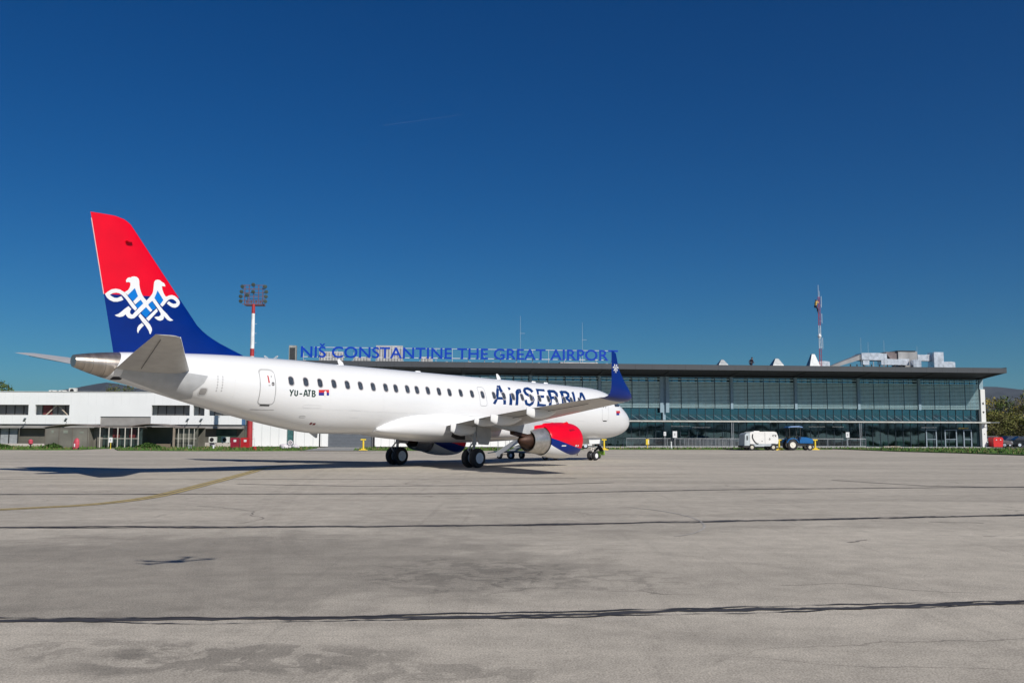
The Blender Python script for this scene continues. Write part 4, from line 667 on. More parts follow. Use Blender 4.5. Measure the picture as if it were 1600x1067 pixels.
# hairline cracks and faint tyre marks on the apron
M_crk = mat('crack_dark', (.20, .18, .155), .9, var=.3)
rn = random.Random(12)
def crack(x, y, a, n, w):
    pts = [(x, y)]
    for k in range(n): a += rn.uniform(-.55, .55); x += math.cos(a) * .22; y += math.sin(a) * .22; pts.append((x, y))
    return pts
ck = 0
for x, y, a, n, w in ((3.4, 12.0, .1, 12, .010), (-8, 24, .05, 26, .03), (6.5, 30, 0, 24, .04), (-2, 33, 3.1, 22, .04), (14, 34, .05, 22, .04), (9, 20.4, .05, 5, .05), (5.9, 16.6, .05, 3, .06)):
    struct('pavement_crack', ribbon(crack(x, y, a, n, w), w, .0035 + .0001 * ck, .5, 100 + ck, .05), M_crk); ck += 1
M_tm = mat('tyre_mark', (.12, .11, .10), .9, var=.2, alpha=.035)
for q, (pts, w) in enumerate((([(-9.5, 48), (-8.2, 36), (-6.6, 25), (-5.0, 16), (-3.3, 9.5)], .32), ([(-9.0, 48), (-7.6, 36), (-6.0, 25), (-4.2, 16), (-2.4, 9.5)], .32), ([(-14, 40), (-9, 30), (-3, 21), (4, 13.5), (10, 9)], .25), ([(-2, 44), (-4.2, 33), (-4.8, 24), (-4.0, 17), (-1.5, 12), (3, 8.2)], .3), ([(3, 46), (6, 36), (12, 28), (20, 24)], .3), ([(-20, 34), (-8, 31), (6, 31.5), (22, 36)], .4))):
    struct('tyre_mark', ribbon(catmull(pts), w, .0028 + .0001 * q, .12, 140 + q, .4), M_tm)
# ------------------------------------------------------------------ terminal
PHI = math.atan(.11); UX, UY = math.cos(PHI), math.sin(PHI)
def W(u, off, z=0): return (15.5 + UX * u + UY * off, 114 + UY * u - UX * off, z)      # off: metres in front of the glass
M_fascia = mat('fascia_grey', (.065, .07, .078), .5, metal=.2, var=.06, scale=.6)
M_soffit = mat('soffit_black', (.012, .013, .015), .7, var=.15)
M_mull = mat('mullion_dark', (.03, .045, .055), .4, metal=.3, var=.1)
M_col = mat('column_blue', (.24, .34, .40), .5, var=.08)
M_slat = mat('louvre_slat', (.52, .72, .76), .5, metal=.0, var=.10, scale=2)
def glass_mat(name, tint, refl, trans, rough=.03):
    m = bpy.data.materials.new(name); m.use_nodes = True; n = m.node_tree.nodes; l = m.node_tree.links
    for q in list(n): n.remove(q)
    out = n.new('ShaderNodeOutputMaterial'); g = n.new('ShaderNodeBsdfGlossy'); g.inputs['Color'].default_value = (*tint, 1); g.inputs['Roughness'].default_value = rough
    t = n.new('ShaderNodeBsdfTransparent'); t.inputs['Color'].default_value = (*trans, 1)
    mx = n.new('ShaderNodeMixShader'); fr = n.new('ShaderNodeLayerWeight'); fr.inputs['Blend'].default_value = .25
    mr = n.new('ShaderNodeMapRange'); mr.inputs[3].default_value = refl; mr.inputs[4].default_value = 1.0; l.new(fr.outputs['Fresnel'], mr.inputs[0]); l.new(mr.outputs[0], mx.inputs[0])
    tc = n.new('ShaderNodeTexCoord'); nz = n.new('ShaderNodeTexNoise'); nz.inputs['Scale'].default_value = .45; nz.inputs['Detail'].default_value = 1; l.new(tc.outputs['Object'], nz.inputs['Vector'])
    bp = n.new('ShaderNodeBump'); bp.inputs['Strength'].default_value = .25; bp.inputs['Distance'].default_value = .05; l.new(nz.outputs[0], bp.inputs['Height']); l.new(bp.outputs[0], g.inputs['Normal'])
    l.new(t.outputs[0], mx.inputs[1]); l.new(g.outputs[0], mx.inputs[2]); l.new(mx.outputs[0], out.inputs[0]); return m
M_gl_up = glass_mat('glass_upper', (.25, .43, .52), .52, (.08, .13, .15))
M_gl_lo = glass_mat('glass_lower', (.30, .50, .56), .30, (.26, .38, .40))
term = thing('terminal_building', 'long glass fronted airport terminal with louvred upper facade and wide dark flat roof', 'terminal', (15.5, 114, 0), PHI)
BAYS = [-41.55, -37.7, -29.6, -21.5, -13.4, -4.98, 3.04, 11.5, 19.69, 27.85, 35.85, 44.05]
# roof slab with tapered cantilever
U0, U1 = -41.6, 44.75
b = MB(); pf = [(-4.95, 9.16), (-4.95, 9.69), (34, 9.8), (34, 8.62), (.3, 8.62)]
b.add([(U0, y, z) for y, z in pf] + [(U1, y, z) if i in (0, 1, 2) else (U1 - .06 if i == 4 else U1, y, z) for i, (y, z) in enumerate(pf)], [(0, 1, 2, 3, 4)[::-1], (5, 6, 7, 8, 9), (0, 5, 6, 1), (1, 6, 7, 2), (2, 7, 8, 3), (3, 8, 9, 4), (4, 9, 5, 0)])
roof = obj('roof', b, M_soffit, term)
b = MB(); u = U0
while u < U1 - .1: b.bx(u, min(u + 2.0, U1) - .012, -5.01, -4.953, 9.14, 9.73); u += 2.0
b.bx(U0, U1, -5.02, -4.7, 9.733, 9.76)
obj('fascia', b, M_fascia, roof)
b = MB(); b.bx(U1 + .003, U1 + .05, -4.95, 34, 9.14, 9.83); obj('fascia', b, M_fascia, roof)
b = MB()
for u in BAYS[1:]: b = MB(); b.add([(u - .25, -4.6, 9.08), (u + .25, -4.6, 9.08), (u + .25, -.1, 8.52), (u - .25, -.1, 8.52), (u - .25, -4.6, 9.25), (u + .25, -4.6, 9.25), (u + .25, -.1, 8.8), (u - .25, -.1, 8.8)], [(3, 2, 1, 0), (4, 5, 6, 7), (0, 1, 5, 4), (1, 2, 6, 5), (2, 3, 7, 6), (3, 0, 4, 7)]); obj('soffit_beam', b, M_soffit, roof)
# walls and interior
M_wallw = mat('wall_white', (.72, .72, .70), .7, var=.05, scale=.5)
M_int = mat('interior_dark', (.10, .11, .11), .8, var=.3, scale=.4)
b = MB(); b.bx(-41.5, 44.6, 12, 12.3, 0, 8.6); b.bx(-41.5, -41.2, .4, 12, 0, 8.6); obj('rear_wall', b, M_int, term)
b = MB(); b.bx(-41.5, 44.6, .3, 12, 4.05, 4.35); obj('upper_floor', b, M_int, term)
b = MB(); b.bx(-41.5, 44.6, -1.5, 12, -.02, .09); obj('floor_slab', b, mat('kerb_concrete', (.42, .41, .39), .85, var=.1), term)
b = MB(); b.bx(44.06, 44.66, -.6, 12, .09, 7.35); ep = obj('end_wall', b, M_wallw, term)
b = MB(); b.bx(44.1, 44.62, -.35, -.1, 7.35, 8.62); obj('corner_column', b, M_col, term)
M_glyph = mat('glyph_black', (.03, .03, .03), .5)
b = MB()
for z, s, a in ((5.55, .22, 30), (4.45, .2, -20), (2.6, .14, 40), (1.7, .1, 0)):
    p = [(44.36 + s * math.cos(R(a + t)) * (1 if k % 2 else .45), z + s * math.sin(R(a + t)) * (1 if k % 2 else .5)) for k, t in enumerate(range(0, 360, 40))]
    b.prism(p, lambda q, w, v: (q, v, w), -.606, -.603)
obj('wall_plant_motif', b, M_glyph, ep)
for i in range(len(BAYS) - 1):
    a, c = BAYS[i], BAYS[i + 1]; n = max(2, round((c - a) / 1.02)); st = (c - a) / n
    b = MB(); 
    for k in range(n): b.add([(a + k * st + .02, 0, 3.32), (a + (k + 1) * st - .02, 0, 3.32), (a + (k + 1) * st - .02, 0, 8.6), (a + k * st + .02, 0, 8.6)], [(0, 1, 2, 3)])
    g = obj('upper_glazing', b, M_gl_up, term, recalc=False)
    b = MB()
    for k in range(n): b.add([(a + k * st + .02, 0, .1), (a + (k + 1) * st - .02, 0, .1), (a + (k + 1) * st - .02, 0, 3.0), (a + k * st + .02, 0, 3.0)], [(0, 1, 2, 3)])
    g2 = obj('ground_floor_glazing', b, M_gl_lo, term, recalc=False)
    b = MB()
    for k in range(n + 1): x = a + k * st; b.bx(x - .03, x + .03, -.07, .05, .09, 8.6)
    for z in (3.95, 4.75, 2.25): b.bx(a + .03, c - .03, -.05, -.003, z - .025, z + .025)
    b.bx(a + .03, c - .03, -.1, .06, 3.02, 3.3)
    obj('mullions', b, M_mull, g); b = MB()
    for k in range(n): b.beam((a + k * st + .06, -.04, 3.92), (a + (k + 1) * st - .06, -.04, 3.34), .028)
    obj('bracing', b, M_col, g)
    b = MB(); z = 4.84; k = 0
    while z < 8.5:
        wide = z > 8.1
        if not wide or k % 2 == 0:
            for q in range(0, n, 2): b.beam((a + q * st + (.24 if q == 0 else .055), -.55, z), (min(a + (q + 2) * st, c) - (.24 if q + 2 >= n else .055), -.55, z), .118, .015, up=(0, .80, .6))
        z += .172; k += 1
    lv = obj('louvre_screen', b, M_slat, term)
    b = MB()
    for k in range(1, 2 * n // 2):
        x = a + k * st; w = .06 if k % 2 == 0 else .016; b.bx(x - w, x + w, -.50, -.46, 4.78, 8.5)
    obj('screen_frame', b, M_mull, lv); b = MB(); b.bx(a + .01, c - .01, -.70, -.5, 8.50, 8.56); obj('screen_head', b, M_col, lv)
for u in BAYS[1:-1]:
    b = MB()
    if abs(u - 3.04) < .1:
        for q in (-.36, .36): b.bx(u + q - .2, u + q + .2, -.7, -.45, 4.2, 8.58)
        b.bx(u - .16, u + .16, -.44, -.12, 3.3, 8.58)
    else: b.bx(u - .16, u + .16, -.72, -.42, 4.7, 8.58)
    obj('facade_column', b, M_col, term)
# entrance canopy along the ground floor
b = MB(); b.bx(-41, 44.7, -1.35, -.12, 3.12, 3.20); b.bx(-41, 44.7, -1.40, -1.35, 3.08, 3.24); cn = obj('canopy', b, mat('canopy_pale', (.50, .50, .46), .6, var=.15), term)
b = MB()
for u in (11.3, 27.65, -5, -21, 44.9):
    if u < 44: b.tube((u - .1, -1.25, 0), (u - .1, -1.25, 3.1), .05, n=8)
    if u < 44: b.tube((u + .12, -1.25, 0), (u + .12, -1.25, 3.1), .03, n=8)
b.beam((44.5, -1.3, 3.16), (46.0, -1.3, 3.16), .05)
for u in range(-40, 44, 4): b.bx(u - .07, u + .07, -1.44, -1.405, 3.04, 3.12)
obj('canopy_post', b, M_steel, cn)
# door frames, bins and notices inside the ground floor
for u0_, u1_ in ((36.9, 38.2), (39.4, 40.9), (41.9, 42.9)):
    b = MB()
    for u in (u0_, u1_): b.bx(u - .07, u + .07, -.12, -.075, .1, 2.25)
    b.bx(u0_ + .07, u1_ - .07, -.12, -.075, 2.17, 2.25); b.bx(u0_ + .07, u1_ - .07, -.12, -.075, 1.0, 1.08); obj('door_frame', b, mat('door_frame_grey', (.22, .27, .31), .5), term)
rnd = random.Random(5)
b = MB()
for u, w in ((29.2, .55), (31.3, .25), (32.0, .25), (34.0, .5), (38.0, .2), (39.8, .18), (-1.0, .6), (1.3, .25)): b.bx(u - w, u + w, .8, 1.5, .1, .75 + rnd.uniform(-.05, .15))
obj('check_in_desk', b, mat('desk_pale', (.35, .42, .38), .6, var=.2), term)
b = MB()
for u in range(-38, 44, 4): b.bx(u - .3, u + .3, 4.5, 5.1, .1, 4.04)
obj('inner_column', b, mat('inner_column', (.30, .31, .30), .7), term)
b = MB()
for u in (4.3, 5.6, 9.2): b.bx(u - .45, u + .45, .12, .14, 1.6, 2.15)
b.bx(2.6, 2.9, .12, .14, 2.5, 2.58)
obj('poster', b, mat('poster_pale', (.35, .45, .45), .6, var=.2), term)
# hanging signs with unreadable small lettering
for u0, u1, z, cl in ((4.0, 6.4, 2.55, 0), (6.6, 8.9, 2.42, 0), (21.5, 23.6, 2.55, 0), (24.6, 26.0, 2.55, 0), (36.3, 38.3, 2.5, 0), (41.2, 42.5, 2.42, 1)):
    b = MB(); x = u0
    while x < u1: w = rnd.uniform(.05, .14); b.bx(x, x + w, -.10, -.075, z - rnd.uniform(.03, .07), z + rnd.uniform(.04, .09)); x += w + .05
    obj('sign_lettering', b, mat('sign_white', (.75, .75, .72), .5) if not cl else mat('sign_amber', (.75, .5, .1), .5), term)
pv = MB(); pv.add([W(-42, 1.5, .03), W(90, 1.5, .03), W(90, 18, .03), W(24, 9, .03), W(23, 4.2, .03), W(-42, 3.2, .03)], [(0, 1, 2, 3, 4, 5)]); struct('pavement', pv, mat('pavement_grey', (.36, .35, .33), .9, var=.12, scale=1))
pv = MB(); pv.add([W(44.7, 1.4, .034), W(90, 1.4, .034), W(90, -40, .034), W(44.7, -40, .034)], [(0, 1, 2, 3)]); struct('car_park', pv, mat('asphalt_dark', (.07, .07, .07), .9, var=.2, scale=1))

# roof sign -----------------------------------------------------
def text_mesh(txt, width, height, thick, name, m, parent, loc, gap=1.0):
    cu = bpy.data.curves.new('t', 'FONT'); cu.body = txt; cu.size = 1; cu.extrude = .03; cu.space_character = gap; cu.offset = thick; cu.space_word = 1.0
    to = bpy.data.objects.new('t', cu); scene.collection.objects.link(to); bpy.context.view_layer.update()
    me = bpy.data.meshes.new_from_object(to); bpy.data.objects.remove(to)
    xs_ = [v.co.x for v in me.vertices]; cap = .70
    x0, x1 = min(xs_), max(xs_)
    for v in me.vertices: v.co = ((v.co.x - x0) / (x1 - x0) * width, -v.co.z, v.co.y / cap * height)
    bm = bmesh.new(); bm.from_mesh(me); bm.verts.ensure_lookup_table(); seen = set(); isl = []
    for v in bm.verts:
        if v.index in seen: continue
        st_ = [v]; seen.add(v.index); g = []
        while st_:
            q = st_.pop(); g.append(q.index)
            for e in q.link_edges:
                w_ = e.other_vert(q)
                if w_.index not in seen: seen.add(w_.index); st_.append(w_)
        isl.append((min(bm.verts[i].co.x for i in g), max(bm.verts[i].co.x for i in g), g))
    isl.sort(key=lambda q: q[0]); grp = []
    for a, c, g in isl:
        if grp and a < grp[-1][1] - .25 * (c - a): grp[-1][1] = max(grp[-1][1], c); grp[-1][2] += g
        else: grp.append([a, c, list(g)])
    for a, c, g in grp:
        gi = {q: i for i, q in enumerate(g)}; mb = MB(); mb.add([bm.verts[q].co for q in g], [[gi[v.index] for v in f.verts] for f in bm.faces if f.verts[0].index in gi]); o = obj(name, mb, m, parent); o.location = loc
    bm.free()
M_sign = mat('sign_blue', (.0, .045, .42), .35, var=.05)
sg_ = thing('roof_sign', 'blue lettered airport name sign on a white rail frame along the roof edge', 'sign', W(-40.5, 1.0, 9.84), PHI)
text_mesh('NIŠ CONSTANTINE THE GREAT AIRPORT', 37.7, 1.27, .014, 'letter', M_sign, sg_, (0, -.08, .58), 1.02)
M_rail = mat('rail_white', (.6, .6, .62), .5)
b = MB(); b.bx(-.1, 36.5, .06, .10, .60, .68); b.bx(1.5, 36.8, .06, .10, 1.74, 1.80)
for k in range(20): x = .3 + k * 1.93; b.bx(x - .02, x + .02, .103, .14, 0, 1.82); b.beam((x, .13, .62), (x, 1.2, 0), .035)
obj('sign_frame', b, M_rail, sg_)
b = MB()
for k in range(14): x = .5 + k * 2.75; b.bx(x - .12, x + .12, -.45, -.2, .05, .22); b.tube((x, -.3, 0), (x, -.3, .08), .02, n=6)
obj('spotlight', b, M_rail, sg_)
em = thing('roof_emblem', 'white curled bird shaped metal emblem at the left end of the roof', 'emblem', W(-43.9, 1.0, 9.8), PHI)
b = MB()
for s in (-1, 1):
    pts = [(s * (.05 + .0), 0, .0), (s * .25, 0, .35), (s * .55, 0, .62), (s * .78, 0, .72), (s * .70, 0, .55), (s * .42, 0, .38), (s * .2, 0, .36)]
    b.path(pts, .045, 6)
obj('outline', b, M_rail, em)
b = MB(); b.bx(-.7, .7, -.15, .15, -.3, .02); b.tube((-.0, 0, -3.2), (0, 0, -.28), .06, n=8); obj('base', b, M_steel, em)

# roof equipment -----------------------------------------------
M_foil = mat('duct_foil', (.74, .75, .77), .28, metal=.55, var=.22, scale=2.2, bump=1., detail=3)
M_ductg = mat('duct_grey', (.30, .30, .30), .55, metal=.3, var=.15, scale=1)
def skylight(u, s, zt, label, cp=None):
    t = thing('roof_skylight', label, 'skylight', W(u, -5, 9.8), PHI, 'pyramid skylights on the terminal roof')
    b = MB(); b.bx(-.68 * s, .68 * s, -.6, .6, 0, .62); obj('kerb', b, mat('skylight_kerb', (.6, .6, .58), .6), t)
    b = MB(); h_ = zt - 9.8; rg = lambda a, z: [(-a, -a * .9, z), (a, -a * .9, z), (a, a * .9, z), (-a, a * .9, z)]
    b.loft([rg(.74 * s, .623), rg(.70 * s, .75), rg(.22 * s, h_ - .05), rg(.16 * s, h_)]); obj('hood', b, mat('hood_foil', (.32, .34, .35), .5, metal=.2, var=.15), t)
skylight(12.3, .85, 11.16, 'leftmost foil pyramid skylight on the terminal roof')
skylight(19.6, 1.0, 11.4, 'middle foil pyramid skylight on the roof between the walker and the mast')
skylight(24.55, .95, 12.05, 'tallest pyramid skylight on the roof beside the red and white mast')
def ductobj(name, label, cat, build, mats, grp='rooftop ventilation plant'):
    t = thing(name, label, cat, W(0, -6, 9.8), PHI, grp)
    for nm, fn, m in build:
        b = MB(); fn(b); obj(nm, b, m, t, None)
    return t
def wob(b, u0, u1, y0, y1, z0, z1, n=5, j=.05, seed=1):
    rn = random.Random(seed); rs = []
    for i in range(n + 1):
        u = u0 + (u1 - u0) * i / n; k = rn.uniform(-j, j)
        rs.append([(u, y0 - k, z0 - k * .3), (u, y1 + k, z0 - k * .3), (u, y1 + k, z1 + k), (u, y0 - k, z1 + k)])
    b.loft(rs)
ductobj('air_duct', 'small foil wrapped duct box right of the mast foot', 'duct', [('casing', lambda b: wob(b, 25.55, 27.1, -.5, .5, .15, 1.35, 3), M_foil)], 0)
def f_long(b):
    rs = []
    for u, z0, z1, d in ((26.9, .25, .6, .4), (28.4, .75, 1.2, .6), (30.8, 1.5, 2.1, .8), (31.25, 1.6, 2.35, .8)): rs.append([(u, -d, z0), (u, d, z0), (u, d, z1), (u, -d, z1)])
    b.loft(rs)
ductobj('air_duct', 'long wedge shaped grey duct rising to the right behind the mast', 'duct', [('casing', f_long, M_ductg), ('support', lambda b: [b.tube((u, -.5, 0), (u, -.5, .75), .04, n=6) for u in (28, 29.5, 31)], M_steel)], 0)
ductobj('air_duct', 'silver foil wrapped horizontal duct on legs over the middle of the roof plant', 'duct', [('casing', lambda b: (wob(b, 31.3, 34.8, -1.0, .9, 1.55, 2.5, 6, .05, 3), wob(b, 31.4, 32.3, -1.05, -.2, .9, 1.5, 3, .04, 4)), M_foil), ('support', lambda b: [b.bx(u - .04, u + .04, -.8, -.7, 0, 1.55) for u in (31.8, 33, 34.4)], M_steel)], 0)
ductobj('air_duct', 'silver foil duct running right at half height to the big plant box', 'duct', [('casing', lambda b: wob(b, 34.0, 37.9, -.9, .1, .95, 1.75, 7, .05, 6), M_foil), ('support', lambda b: [b.bx(u - .05, u + .05, -.6, -.5, 0, .95) for u in (34.6, 36, 37.2)], M_dark)], 0)
ductobj('air_duct', 'foil wrapped square duct standing in front of the big plant box', 'duct', [('casing', lambda b: wob(b, 37.95, 39.0, -1.9, -1.0, .05, 1.6, 3, .06, 8), M_foil)], 0)
def f_box(b): b.bx(36.9, 39.6, 0, 1.8, .3, 2.85)
def f_hood(b): b.add([(35.2, .2, 2.75), (36.9, .2, 2.8), (36.9, .2, 1.6), (36.0, .2, 1.7), (35.2, 1.6, 2.75), (36.9, 1.6, 2.8), (36.9, 1.6, 1.6), (36.0, 1.6, 1.7)], [(0, 1, 2, 3), (7, 6, 5, 4), (0, 4, 5, 1), (1, 5, 6, 2), (2, 6, 7, 3), (3, 7, 4, 0)])
ductobj('air_handling_unit', 'big grey rooftop plant box with a slanted dark intake hood on its left', 'plant box', [('casing', f_box, M_ductg), ('intake_hood', f_hood, mat('hood_dark', (.15, .12, .12), .5, var=.4, scale=1)), ('lid', lambda b: b.bx(36.7, 39.3, -.1, 1.9, 2.853, 2.93), M_dark)], 0)
ductobj('air_duct', 'arched foil duct dropping from the plant box to the roof at the right', 'duct', [('casing', lambda b: (wob(b, 39.65, 41.6, 0, .9, 1.6, 2.45, 4, .04, 9), wob(b, 41.6, 42.95, -.6, 1.0, .0, 2.75, 1, .02, 10)), M_foil)], 0)
ductobj('air_duct', 'low foil wrapped duct end, rightmost item on the terminal roof', 'duct', [('casing', lambda b: wob(b, 43.1, 44.7, -.4, .9, .1, 1.5, 3, .06, 12), M_foil)], 0)
ductobj('duct_rack', 'dark steel rack full of pipes under the foil ducts', 'rack', [('frame', lambda b: [b.bx(u, u + .12, -1.3, -1.2, 0, .95) for u in (29.5, 30.4, 31.3, 32.4, 33.5, 34.6, 35.6, 36.6)] + [b.bx(29.5, 36.7, -1.3, -1.2, .42, .5)], M_dark), ('pipe', lambda b: [b.tube((29.2, -1.0 + .2 * k, .2 + .09 * k), (36.8, -1.0 + .2 * k, .25 + .09 * k), .09, n=8) for k in range(4)], mat('pipe_lagging', (.5, .48, .46), .5, var=.3, scale=2)), ('valve_box', lambda b: [b.bx(u, u + .5, -1.15, -.7, .1, .55) for u in (30.0, 31.8, 33.9, 35.8)], mat('valve_red', (.25, .10, .08), .6, var=.4, scale=2))], 0)
ductobj('condenser_unit', 'tall grey condenser box on the roof left of the sign letters', 'condenser', [('casing', lambda b: b.bx(-42.2, -41.35, -4.5, -3.6, 0, 2.2), mat('condenser_grey', (.30, .31, .29), .7, var=.2)), ('grille', lambda b: [b.bx(-42.1, -41.45, -4.56, -4.503, .3 + .13 * k, .36 + .13 * k) for k in range(13)], M_dark)], 0, 'units behind the roof sign')
for k, (u0, u1, h_, lb) in enumerate(((-38.6, -35.8, 1.5, 'low grey cabinet unit behind the first word of the roof sign'), (-31.9, -28.7, 2.3, 'largest pale grey unit behind the roof sign letters near the middle word'), (-34.5, -32.6, .9, 'squat white unit low behind the roof sign left of the largest unit'), (-26.5, -25.1, 1.0, 'small pale unit behind the roof sign right of the largest unit'), (-9.5, -4.8, .55, 'low white pipe bundle under the last word of the roof sign'))):
    ductobj('condenser_unit', lb, 'condenser', [('casing', lambda b, u0=u0, u1=u1, h_=h_: b.bx(u0, u1, -4.8, -3.4, 0, h_), mat('unit_pale', (.45, .46, .46), .6, var=.2, scale=1)), ('grille', lambda b, u0=u0, u1=u1, h_=h_: [b.bx(u0 + .1 + .35 * q, u0 + .2 + .35 * q, -4.86, -4.803, .15, h_ - .15) for q in range(int((u1 - u0) / .35))], M_ductg)], 0, 'units behind the roof sign')
for k, (u, z, lb) in enumerate(((31.2, 14.3, 'tallest thin lightning rod over the foil ducts'), (32.2, 13.7, 'short thin lightning rod beside the tallest one'), (34.4, 14.0, 'thin lightning rod left of the big plant box'), (39.0, 13.3, 'thin lightning rod over the big plant box'), (-14.1, 16.3, 'tall thin rod with cross arm above the word GREAT'), (-6.2, 15.6, 'tall thin rod with cross arm above the word AIRPORT'))):
    b = MB(); b.tube((0, 0, 0), (0, 0, z - 9.8), .022, .012, 6)
    if u < 0: b.beam((-.05, 0, z - 13.2 + 1.2), (.55, 0, z - 13.2 + 1.2), .03); b.tube((0, 0, 0), (0, 0, 1.6), .04, n=6)
    o = obj('lightning_rod', b, mat('rod_grey', (.45, .5, .55), .5), None); o.location = W(u, -5 if u > 0 else -4, 9.8); tag(o, lb, 'rod', 'thin rods on the terminal roof')
# radio mast
M_mred = mat('mast_red', (.42, .02, .03), .5, var=.1); M_mwht = mat('mast_white', (.75, .76, .76), .5)
ms = thing('radio_mast', 'slender red and white lattice mast on the terminal roof with a climber near its top', 'mast', W(25.55, -5, 9.8), PHI)
b = [MB(), MB()]
def lat(B, z0, z1, w):
    for sx, sy in ((-1, -1), (1, -1), (0, 1)): B.tube((sx * w, sy * w, z0), (sx * w, sy * w, z1), .035, n=6)
    z = z0; k = 0
    while z < z1 - .05:
        a = [(-w, -w), (w, -w), (0, w)]; q = a[k % 3]; r_ = a[(k + 1) % 3]; B.beam((q[0], q[1], z), (r_[0], r_[1], min(z + .28, z1)), .022); k += 1; z += .2
lat(b[0], 0, 3.0, .13); lat(b[1], 3.0, 6.0, .12); lat(b[0], 6.0, 9.8, .11)
b[1].loft([[(math.cos(t) * r_, math.sin(t) * r_, z) for t in [k * math.pi / 4 for k in range(8)]] for r_, z in ((.1, 4.3), (.26, 4.55), (.26, 4.65), (.1, 4.9))])
b[1].tube((0, 0, 9.8), (0, 0, 11.4), .02, n=6); b[1].tube((.15, 0, 9.6), (.15, 0, 10.6), .015, n=6)
for x, z0, z1 in ((.42, 2.9, 4.4), (.40, 6.3, 7.6), (.38, 8.4, 9.9)): b[1].tube((x, 0, z0), (x, 0, z1), .025, n=6); b[1].beam((.1, 0, z0 + .3), (x, 0, z0 + .3), .02)
o = obj('red_lattice', b[0], M_mred, ms); obj('white_lattice', b[1], M_mwht, ms)
# ------------------------------------------------------------------ old terminal and annex (same facade direction)
OB = W(-58, 3.6)      # local frame: x along facade
old = thing('old_terminal_building', 'low white two storey building with recessed window bands behind the tail', 'building', (-58, 104.6, 0), math.atan(.03))
def ox(X): return X + 58     # world X -> local
M_panel = mat('white_panel', (.80, .81, .80), .55, var=.03, scale=.4)
M_greyp = mat('grey_cladding', (.30, .285, .27), .7, var=.12, scale=1)
M_brown = mat('brown_wall', (.11, .105, .085), .8, var=.25, scale=.6)
M_glo = mat('office_glass', (.20, .195, .185), .3, var=.2, scale=.5, spec=.5)
wins = [(-90, -54.12), (-53.4, -49.6), (-40.5, -36.24), (-35.85, -34.59), (-34.1, -30.93)]
x0, x1 = ox(-100), ox(-30.4)
b = MB()
# upper storey with openings: bands above/below, piers between
b.bx(x0, x1, 0, .3, 4.68, 6.1)
low0 = ox(-46.15); low1 = ox(-40.55)
b.bx(x0, low0, 0, .3, 2.53, 3.53); b.bx(low1, x1, 0, .3, 2.53, 3.53)
b.bx(low0, low1, 0, .3, 3.39, 3.53)
prev = x0
for a, c in wins:
    if ox(a) > prev + .01: b.bx(prev, ox(a), 0, .3, 3.53, 4.68)
    prev = ox(c)
b.bx(prev, x1, 0, .3, 3.53, 4.68)
wl_ = obj('upper_wall', b, M_panel, old)
b = MB()
for a, c in wins:
    b.bx(max(ox(a), x0) + .002, ox(c) - .002, .3, 1.2, 3.42, 3.525)
b.bx(x0, x1, 1.2, 14, 2.5, 6.0); obj('inner_block', b, mat('reveal_pale', (.5, .52, .5), .7), old)
for a, c in wins:
    X0, X1 = max(ox(a), x0), ox(c); b = MB(); b.bx(X0 + .35, X1 - .02, 1.1, 1.19, 3.55, 4.66); g = obj('window', b, M_glo, old)
    b = MB(); n = max(1, round((X1 - X0) / 1.0))
    for k in range(n + 1): x = X0 + .35 + (X1 - X0 - .4) * k / n; b.bx(x - .04, x + .04, 1.03, 1.098, 3.6, 4.66)
    b.bx(X0 + .3, X1, 1.02, 1.098, 3.53, 3.60); obj('frame', b, mat('frame_dark', (.05, .045, .04), .6), g)
b = MB(); a, c = ox(-53.33), ox(-49.6); mdx = (a + c) / 2 + .25
b.beam((mdx - .05, .6, 4.66), (mdx - 1.25, .6, 3.5), .09); b.beam((mdx + .05, .6, 4.66), (mdx + 1.25, .6, 3.5), .09); obj('cross_brace', b, mat('brace_wood', (.5, .42, .33), .6), old)
b = MB(); b.bx(a + .38, a + 1.4, 1.0, 1.05, 3.6, 4.66); obj('blind', b, mat('blind_red', (.17, .04, .04), .7, var=.3), old)
b = MB(); x = x0
while x < x1:
    b.bx(x, x + .02, -.012, -.003, 4.70, 6.1)
    if x < low0 or x > low1: b.bx(x, x + .02, -.012, -.003, 2.53, 3.51)
    x += .92
obj('panel_joint', b, mat('joint_pale', (.66, .68, .67), .6), old)
b = MB(); b.bx(x0, x1, -.06, .35, 6.103, 6.18); b.bx(x0, x1, .36, 14, 6.05, 6.13); obj('roof_edge', b, mat('roof_pale', (.5, .5, .48), .7), old)
b = MB(); b.bx(low0, low1, .12, .3, 2.4, 3.387); b.bx(x0, x1, .2, 1.2, 2.08, 2.4); obj('grey_cladding', b, M_greyp, old)
b = MB(); b.bx(x0, ox(-55.6), 1.0, 1.1, .3, 2.08); gl = obj('glass_door', b, mat('curtain_glass', (.30, .32, .33), .3, var=.15), old)
b = MB()
for x in (-57.6, -56.6, -55.6): b.bx(ox(x) - .05, ox(x) + .05, .93, .998, .3, 2.08)
obj('frame', b, M_black, gl)
b = MB(); b.bx(ox(-55.55), x1, 1.21, 1.4, 0, 2.08); obj('ground_floor_wall', b, M_brown, old)
b = MB(); b.bx(x0, ox(-50), .6, .99, 0, .35); b.bx(ox(-35), ox(-31.5), .9, 1.2, 0, .5); obj('plinth', b, mat('plinth', (.45, .42, .38), .8), old)
for a, c, z0_ in ((-51.9, -50.8, 1.0), (-33.5, -31.2, .4)): b = MB(); b.bx(ox(a), ox(c), 1.1, 1.205, z0_, 2.0); obj('dark_window', b, mat('dark_green_glass', (.03, .06, .045), .2, var=.5, scale=1), old)
b = MB(); b.bx(x1 + .003, x1 + .06, 0, 1.5, 2.5, 3.55); obj('blue_end_panel', b, mat('end_blue', (.08, .18, .35), .6), old)
